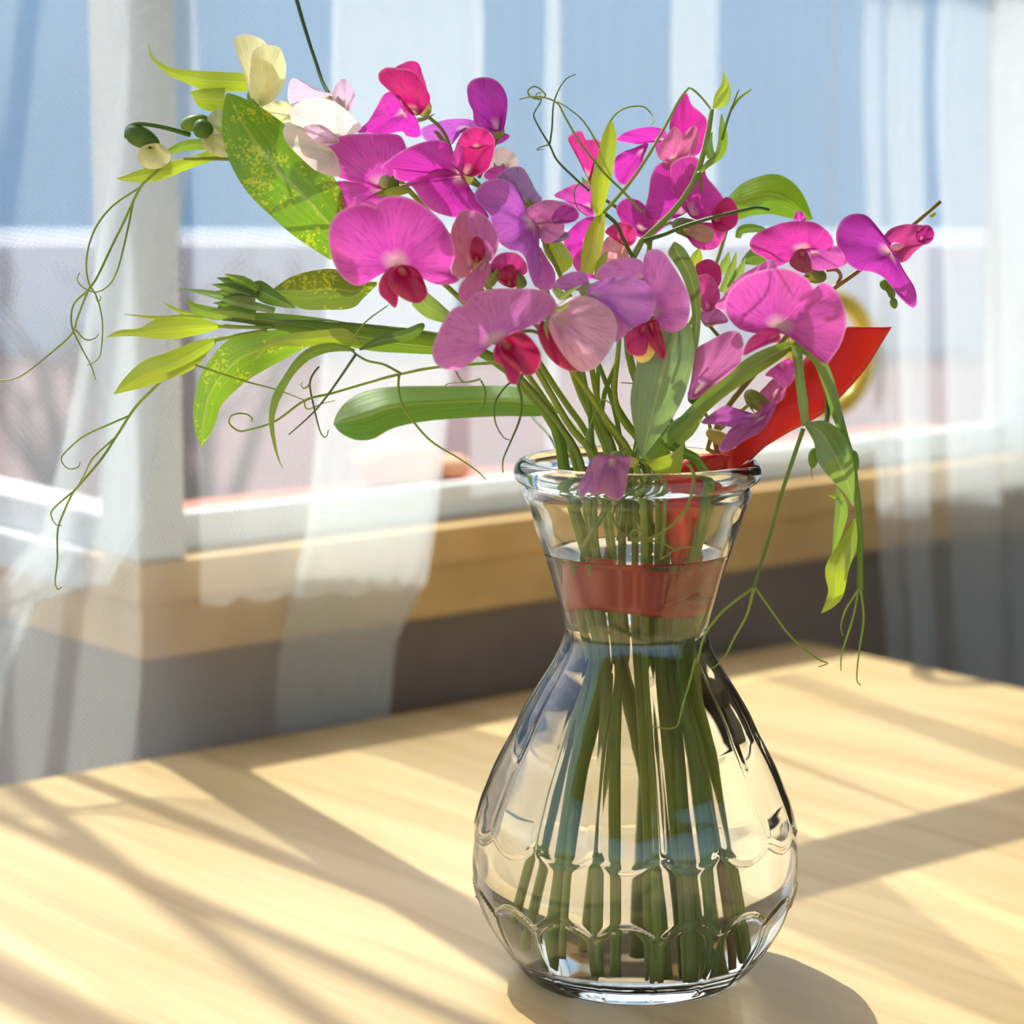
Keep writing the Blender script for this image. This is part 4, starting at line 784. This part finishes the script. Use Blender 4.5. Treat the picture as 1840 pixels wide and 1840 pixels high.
# ------------------------------------------------------------------ 12 faded petal flower on the rim
S = stem('short stem with a faded mauve flower drooping onto the glass rim', (.012, .006, .010), (.002, .002), (.002, -.014), [(1128, 826, -.03), (1120, 815, -.04)], 5, (.16, .24, .06))
f = flower(S, cE((1230, 1440))[0], -.052)
petal(f, 'wing_petal', cE((1100, 1450), (1058, 1540), (1018, 1620), (1040, 1685), (1080, 1652), (1110, 1672), (1145, 1640), (1150, 1560)), cE((1130, 1480))[0], -.054, (.58, .34, .58), (0, -.1), 8)
petal(f, 'banner_petal', cE((1108, 1450), (1160, 1418), (1250, 1428), (1342, 1440), (1322, 1540), (1312, 1620), (1282, 1692), (1220, 1692), (1180, 1662), (1135, 1640), (1110, 1540)), cE((1230, 1450))[0], -.056, (.56, .28, .48), (0, -.1), 16, 0, (0, 1, .2), 5)
calyx(f, cE((1250, 1425))[0], (-.1, 1), -.050, 10, 14); pedicel(f, cE((1270, 1410))[0], -.048, (1122, 818), -.04)
# ------------------------------------------------------------------ 13 upright vine tip with curling tendrils
S = stem('upright pale vine tip with curling tendrils above the hot-pink flowers', (.016, -.020, .008), (.008, .000), (.010, .002), [(1130, 640, .0), (1135, 500, .005), *[(x, y, .006) for x, y in cC((800, 1260), (860, 1150), (960, 1060), (1080, 940), (1180, 800), (1230, 690), (1290, 480), (1320, 280))]], 8, (.30, .42, .10))
leaf(S, cC((570, 1010), (530, 920), (522, 760), (558, 620), (600, 450), (640, 362)), cC((575, 1010), (602, 950), (642, 800), (672, 650), (692, 480), (665, 362)), [.0, -.002, .002], YG, .3)
leaf(S, cC((575, 970), (508, 1050), (468, 1180), (450, 1360)), cC((615, 970), (613, 1080), (592, 1220), (535, 1370)), [.0, -.004], (.42, .52, .05), .3)
leaf(S, cC((545, 1400), (550, 1310), (590, 1250), (632, 1215)), cC((580, 1400), (620, 1320), (632, 1260), (634, 1216)), -.008, LIME, .4)
line(S, cC((870, 1150), (1000, 1110), (1150, 1050), (1350, 990), (1540, 945), (1620, 930), (1700, 945)), -.002, 4.2, DG, 'side_shoot', .6)
line(S, cC((600, 960), (690, 1040), (740, 1150), (800, 1260)), .002, 4.0, DG, 'side_shoot', .9)
line(S, cC((600, 970), (760, 790), (900, 590), (1010, 400), (1100, 230), (1160, 150), (1185, 142), (1250, 200), (1312, 275)), .0, 3.4, (.34, .46, .08), 'tendril', .5)
line(S, cC((510, 820), (420, 740), (300, 620), (250, 520), (190, 420), (145, 330), (155, 290), (190, 230), (185, 195)), .004, 2.2, (.12, .24, .06))
line(S, cC((250, 510), (265, 400), (275, 250), (310, 150), (360, 80), (420, 50)), .006, 1.8, (.14, .28, .06)); line(S, cC((250, 515), (190, 530), (165, 550), (215, 545)), .006, 1.4)
line(S, cC((860, 960), (740, 830), (600, 690), (450, 500), (350, 330), (300, 240), (200, 200), (120, 200), (50, 215)), -.004, 2.4)
line(S, cC((640, 680), (580, 540), (480, 370), (380, 280), (300, 230)), .002, 2.0); line(S, cC((180, 215), (120, 195), (108, 155), (150, 130), (195, 155), (222, 190), (180, 212), (160, 180), (200, 170)), .003, 1.7)
line(S, cC((650, 360), (700, 300), (780, 265), (870, 265), (920, 310), (940, 355), (920, 385)), .002, 1.8); line(S, cC((440, 770), (410, 830), (430, 930), (500, 990)), .006, 1.5, (.4, .4, .2))
leaf(S, cC((1325, 275), (1340, 190), (1385, 110), (1395, 30)), cC((1335, 280), (1390, 200), (1432, 120), (1398, 30)), .006, LIME, .4); leaf(S, cC((1330, 275), (1370, 200), (1420, 140), (1430, 100)), cC((1345, 282), (1420, 250), (1447, 180), (1434, 100)), .002, (.3, .46, .08), .4)
pleaf(S, cC((1230, 710), (1300, 640), (1370, 580), (1395, 480), (1385, 310)), [3, 6, 9, 8, .5], .003, LG, fold=.4); pleaf(S, cC((1320, 600), (1300, 520), (1325, 430)), [8, 8, .5], .001, DG, fold=.4)
line(S, cC((1390, 480), (1420, 370), (1450, 280), (1500, 150)), .003, 2.6, LG, 'stipule'); line(S, cC((1450, 280), (1500, 210), (1580, 150)), .003, 3.0, LIME, 'stipule'); line(S, cC((1235, 700), (1245, 760), (1250, 820)), .004, 4, LG, 'stipule')
# ------------------------------------------------------------------ 14 drooping shoot, right
S = stem('winged green shoot bent over and drooping down at the right of the vase', (.022, -.022, .010), (.012, -.010), (.022, -.018), [(x, y, -.03) for x, y in cK((140, 560), (250, 450), (400, 310), (560, 190), (690, 125), (760, 105), (830, 130), (890, 220), (930, 330), (970, 450), (1000, 560), (1030, 650), (1042, 760), (1060, 900), (1065, 1050), (1065, 1260))], 9, (.20, .36, .07))
leaf(S, cK((130, 540), (250, 410), (400, 265), (560, 150), (700, 92), (745, 95)), cK((160, 590), (270, 490), (420, 355), (580, 245), (700, 165), (745, 120)), -.031, (.26, .44, .06), .3, name='stem_wing')
leaf(S, cK((745, 95), (800, 85), (870, 130), (920, 210), (960, 330), (990, 480)), cK((745, 130), (800, 150), (850, 200), (890, 300), (930, 430), (965, 520)), -.032, (.20, .38, .08), .35, name='stem_wing')
leaf(S, cK((740, 110), (752, 200), (765, 320), (790, 490)), cK((790, 120), (802, 250), (818, 370), (825, 480)), -.034, (.18, .34, .12), .4, name='stem_wing')
line(S, cK((905, 290), (912, 400), (905, 480)), -.03, 5, DG, 'side_shoot', .9)
for p_ in ([(728, 100), (730, 70), (722, 38)], [(758, 90), (760, 65), (754, 45)]): line(S, cK(*p_), -.034, 1.3, (.5, .5, .3), 'stipule')
leaf(S, cK((798, 478), (845, 560), (868, 660), (940, 750), (990, 800), (1032, 868)), cK((798, 474), (900, 462), (980, 520), (1022, 600), (1040, 720), (1034, 868)), [-.034, -.042, -.036], (.18, .33, .12), .3)
leaf(S, cK((1042, 925), (980, 1020), (910, 1130), (902, 1200), (915, 1270), (882, 1372)), cK((1048, 935), (1052, 1040), (1012, 1170), (985, 1290), (940, 1342), (884, 1373)), [-.03, -.036, -.034], LIME, .35)
leaf(S, cK((955, 770), (945, 900), (932, 1095)), cK((1000, 840), (1005, 920), (945, 1092)), -.030, (.22, .40, .10), .4); pleaf(S, cK((1050, 930), (1030, 1060), (1005, 1160)), [6, 12, .5], -.028, YG, fold=.3)
bud(S, cK((845, 640))[0], (-.1, 1), 18, 9, -.032, LG); line(S, cK((835, 690), (838, 720), (842, 740)), -.032, 1.5); bud(S, cK((1042, 650))[0], (.2, 1), 18, 7, -.03, LG); pleaf(S, cK((975, 830), (945, 822), (915, 815)), [4, 4, .5], -.03, LG, name='stipule')
line(S, cK((797, 500), (750, 640), (690, 820), (640, 1000), (590, 1160), (565, 1250)), -.034, 4.0, (.17, .32, .06), 'tendril', .7)
line(S, [*cK((565, 1250), (480, 1310), (400, 1380), (330, 1480), (300, 1600)), (1250, 1185), (1241, 1220), (1227, 1267), (1218, 1302), (1203, 1309), (1168, 1305)], (-.034, -.066), 2.5)
line(S, cK((565, 1250), (530, 1380), (470, 1490), (430, 1570), (370, 1630), (345, 1615)), -.036, 2.4); line(S, cK((570, 1250), (640, 1350), (720, 1460), (790, 1530), (870, 1590), (912, 1608), (870, 1625)), -.034, 2.4)
line(S, cK((1062, 1255), (1000, 1350), (975, 1430), (985, 1480)), -.03, 2.2); line(S, cK((1058, 1260), (1030, 1400), (980, 1560), (975, 1642)), -.031, 2.2); line(S, cK((1068, 1258), (1082, 1400), (1060, 1560), (1050, 1680), (1068, 1712)), -.029, 2.2)
# ------------------------------------------------------------------ 15 broad grey-green leaves over the rim, tendril knot
S = stem('stem with broad grey-green leaves standing in front of the vase mouth', (.018, -.004, .008), (.006, -.010), (.008, -.020), [(1145, 825, -.028), (1148, 812, -.03)], 5.5, (.30, .42, .12))
leaf(S, cE((1400, 1440), (1368, 1300), (1338, 1100), (1358, 950), (1400, 800), (1480, 700), (1540, 600)), cE((1415, 1440), (1560, 1250), (1650, 1100), (1702, 950), (1732, 800), (1722, 660), (1640, 560)), [-.032, -.036, -.036, -.03], (.20, .33, .24), .25, .15, n=36, m=12)
leaf(S, cC((1115, 1990), (1160, 1840), (1190, 1700), (1180, 1560), (1130, 1400), (1060, 1280), (1030, 1230), (1068, 1160)), cC((1190, 1990), (1232, 1840), (1250, 1640), (1243, 1450), (1212, 1330), (1140, 1200), (1075, 1155)), [-.030, -.032, -.036], (.09, .16, .07), .25, -.2, n=36)
leaf(S, cE((1420, 1460), (1540, 1430), (1620, 1390), (1668, 1330)), cE((1440, 1480), (1560, 1580), (1640, 1540), (1672, 1345)), -.034, LIME, .3, .4); leaf(S, cE((1400, 1470), (1500, 1300), (1640, 1190), (1760, 1140)), cE((1430, 1480), (1600, 1390), (1720, 1300), (1790, 1180)), -.026, (.2, .34, .06), .3)
leaf(S, cE((1390, 1450), (1330, 1430), (1300, 1470)), cE((1390, 1470), (1350, 1500), (1305, 1475)), -.036, (.5, .5, .1), .2)
line(S, cV((1275, 185), (1300, 200), (1318, 260), (1312, 330), (1270, 460), (1180, 560), (1080, 625), (1000, 640), (930, 630)), (-.056, -.058), 3.0, (.30, .36, .08), 'tendril', .6)
line(S, cV((985, 270), (1000, 315), (900, 380), (835, 450), (825, 520), (870, 590), (940, 640)), (-.046, -.058), 2.8, (.18, .26, .06)); line(S, cV((940, 640), (1010, 650), (1100, 660), (1170, 690), (1192, 712), (1140, 750), (1115, 770)), -.055, 2.2, (.30, .34, .08)); line(S, cV((930, 620), (950, 590), (1000, 595), (1005, 640), (960, 660), (930, 640), (970, 605), (990, 630)), -.058, 2.4, (.24, .34, .08))
line(S, cV((1190, 710), (1250, 695), (1330, 690)), (-.055, -.05), 1.8, (.4, .4, .12))
line(S, cE((1050, 1370), (1090, 1250), (1150, 1100), (1190, 1090), (1240, 1130)), -.03, 2.0); line(S, cE((1150, 1110), (1180, 1170), (1230, 1230)), -.03, 1.8); line(S, cE((1740, 700), (1500, 960), (1280, 980)), -.028, 2, (.4, .3, .2), 'stipule')
# ------------------------------------------------------------------ 16 back leaves
S = stem('stem with a long broad leaf reaching left at rim height behind the stems', (-.024, .014, .016), (-.006, .014), (-.014, .026), [(1000, 735, .05), (970, 722, .055)], 6, SG)
leaf(S, cH((2000, 960), (1850, 880), (1700, 828), (1400, 826), (1000, 828), (800, 850), (690, 895), (620, 950), (580, 1010), (563, 1062)), cH((2000, 1000), (1850, 1020), (1600, 1020), (1200, 1045), (950, 1092), (820, 1162), (720, 1172), (650, 1150), (600, 1118), (565, 1072)), [.055, .06, .055, .05], (.15, .36, .06), .5, -.9, n=36)
line(S, cH((1340, 730), (1390, 800), (1500, 780), (1440, 800), (1300, 810), (1250, 850)), .03, 1.8, (.3, .46, .12)); line(S, cH((1500, 790), (1530, 870), (1500, 970), (1400, 950)), .03, 1.8, (.2, .36, .1))
line(S, cE((690, 1120), (760, 1215), (830, 1290), (890, 1400), (940, 1560)), (.075, .030), 2.6, (.08, .16, .07), 'stalk', .9)
S = stem('stem with a rounded bright green leaf curling over at back right', (.024, .018, .014), (.012, .012), (.018, .026), [(1190, 700, .04), (1270, 520, .055), (1310, 400, .06)], 6, SG)
leaf(S, cD((330, 190), (420, 108), (540, 58), (650, 48), (750, 98), (830, 198), (885, 345)), cD((340, 240), (380, 345), (480, 322), (600, 312), (700, 332), (800, 355), (880, 350)), [.06, .06, .055], (.22, .46, .03), .3, -.5, n=30)
leaf(S, cD((410, 620), (480, 540), (560, 560), (590, 600)), cD((420, 640), (500, 650), (560, 640), (592, 605)), .05, DG, .3); pleaf(S, cD((390, 470), (410, 420), (480, 405), (560, 420), (600, 450)), [5, 8, 8, 6, 1], .045, DG)
for a, b in (((285, 830), (380, 560)), ((330, 800), (440, 600)), ((270, 700), (330, 560))): pleaf(S, cD(a, ((a[0]+b[0])/2+12, (a[1]+b[1])/2), b), [7, 9, 1], .035, (.24, .40, .14))
leaf(S, cC((1180, 1330), (1180, 1260), (1230, 1200)), cC((1240, 1330), (1260, 1260), (1240, 1200)), .03, LIME, .3)
# ------------------------------------------------------------------ plain cut stalks in the water
for lab, bot, nk, rm, hd in (
    ('pale cut stalk fanning left in the vase mouth, lowest of the bundle', (-.012, -.026, .012), (-.010, -.012), (-.018, -.010), [(1010, 770, -.012), (945, 690, -.012), (900, 640, -.012)]),
    ('cut stalk ending at the middle of the vase floor beneath the centre flowers', (.008, .002, .010), (-.004, .006), (-.006, .004), [(1060, 720, .004), (1020, 620, .004)]),
    ('straight cut stalk at the back of the bundle beneath the lilac flower', (.002, .024, .012), (.004, .014), (.004, .010), [(1105, 720, .01), (1110, 640, .01)])):
    CS = stem(lab, bot, nk, rm, hd, 8.5, (.26, .36, .08), name='cut_stalk', cat='flower stem')
    for q in range(2):
        x0 = 1060+37*random.random()*3; v, f2, uv = tube_v([Vector((rm[0]+.004*q, rm[1]-.003, .150)), P(x0, 760, rm[1]), P(x0-60+90*random.random(), 650, rm[1]-.004)], [.0010, .0008], 7, n=12)
        mk('side_shoot', v, f2, M_STEM, CS, (.22, .36, .06), uv)
# ------------------------------------------------------------------ red ribbon
R_ = tag(empty('ribbon', (.0, 0, .122)), 'wide red ribbon tied round the stems, its end sticking out right', 'ribbon')
def band(name, path3, wdir, wid, n=40, m=8, cup=0.0):
    c = [Vector(p) for p in arc(path3, n)]; V = []; uv = []; Fc = []
    wd = [Vector(q) for q in arc([tuple(x) for x in wdir], n)]; ww = [q[0] for q in arc([(x, 0) for x in wid], n)]
    for i in range(n):
        t = (c[min(i+1, n-1)]-c[max(i-1, 0)]).normalized(); a = wd[i].normalized(); nn = t.cross(a).normalized()
        for j in range(m+1):
            u = j/m-.5; V.append(c[i]+a*u*ww[i]+nn*cup*ww[i]*(4*u*u)); uv.append((u, i/(n-1)))
    for i in range(n-1):
        for j in range(m): k = i*(m+1)+j; Fc.append((k, k+1, k+m+2, k+m+1))
    o = mk(name, V, Fc, M_RIB, R_, None, uv); mo = o.modifiers.new('thick', 'SOLIDIFY'); mo.thickness = .0003; return o
zb = P(1130, 1040, 0).z
loop = [(.0205*math.cos(a)+.002, .0185*math.sin(a), zb+.0015*math.sin(a*2)) for a in [math.radians(-20-360*k/24) for k in range(25)]]
band('wrap', loop, [(0, 0, 1)]*4, [.0165]*4, 72)
kx = (.016, -.010, zb+.002)
band('knot', [(.009, -.0185, zb+.002), (.014, -.0165, zb), (.0185, -.0105, zb-.002), (.0195, -.004, zb)], [(.2, -.2, 1), (.0, .3, 1), (-.3, .2, 1), (0, 0, 1)], [.008, .010, .010, .008], 24, 6, .12)
band('knot', [(.008, -.019, zb-.001), (.0135, -.018, zb+.002), (.019, -.012, zb+.003), (.0205, -.004, zb-.001)], [(.3, -.2, 1), (-.2, .3, 1), (.3, .3, 1), (-.3, 0, 1)], [.009, .012, .012, .009], 28, 6, .18)
band('tail', [kx, (.017, -.012, zb+.012), (.016, -.015, zb+.030), (.021, -.013, zb+.044), P(1275, 842, -.006), P(1345, 790, .002), P(1440, 720, .008), P(1505, 650, .010), P(1560, 588, .010)],
     [(.6, .6, .3), (.8, .4, .2), (.9, -.3, .1), (.9, -.2, -.2), (.75, .1, -.45), (.70, 0, -.55), (.66, -.1, -.60), (.80, -.1, -.42), (1, 0, -.02)], [.012, .016, .018, .018, .012, .017, .019, .019, .0165], 70, 8, .12)
band('tail', [kx, (.019, -.006, zb+.008), (.022, -.002, zb+.02), (.026, .001, zb+.034), P(1300, 838, .004)], [(.3, .7, .4), (.4, .8, .2), (.5, .8, 0), (.6, .7, 0), (.7, .6, .2)], [.008, .010, .011, .012, .012], 40, 6, .1)
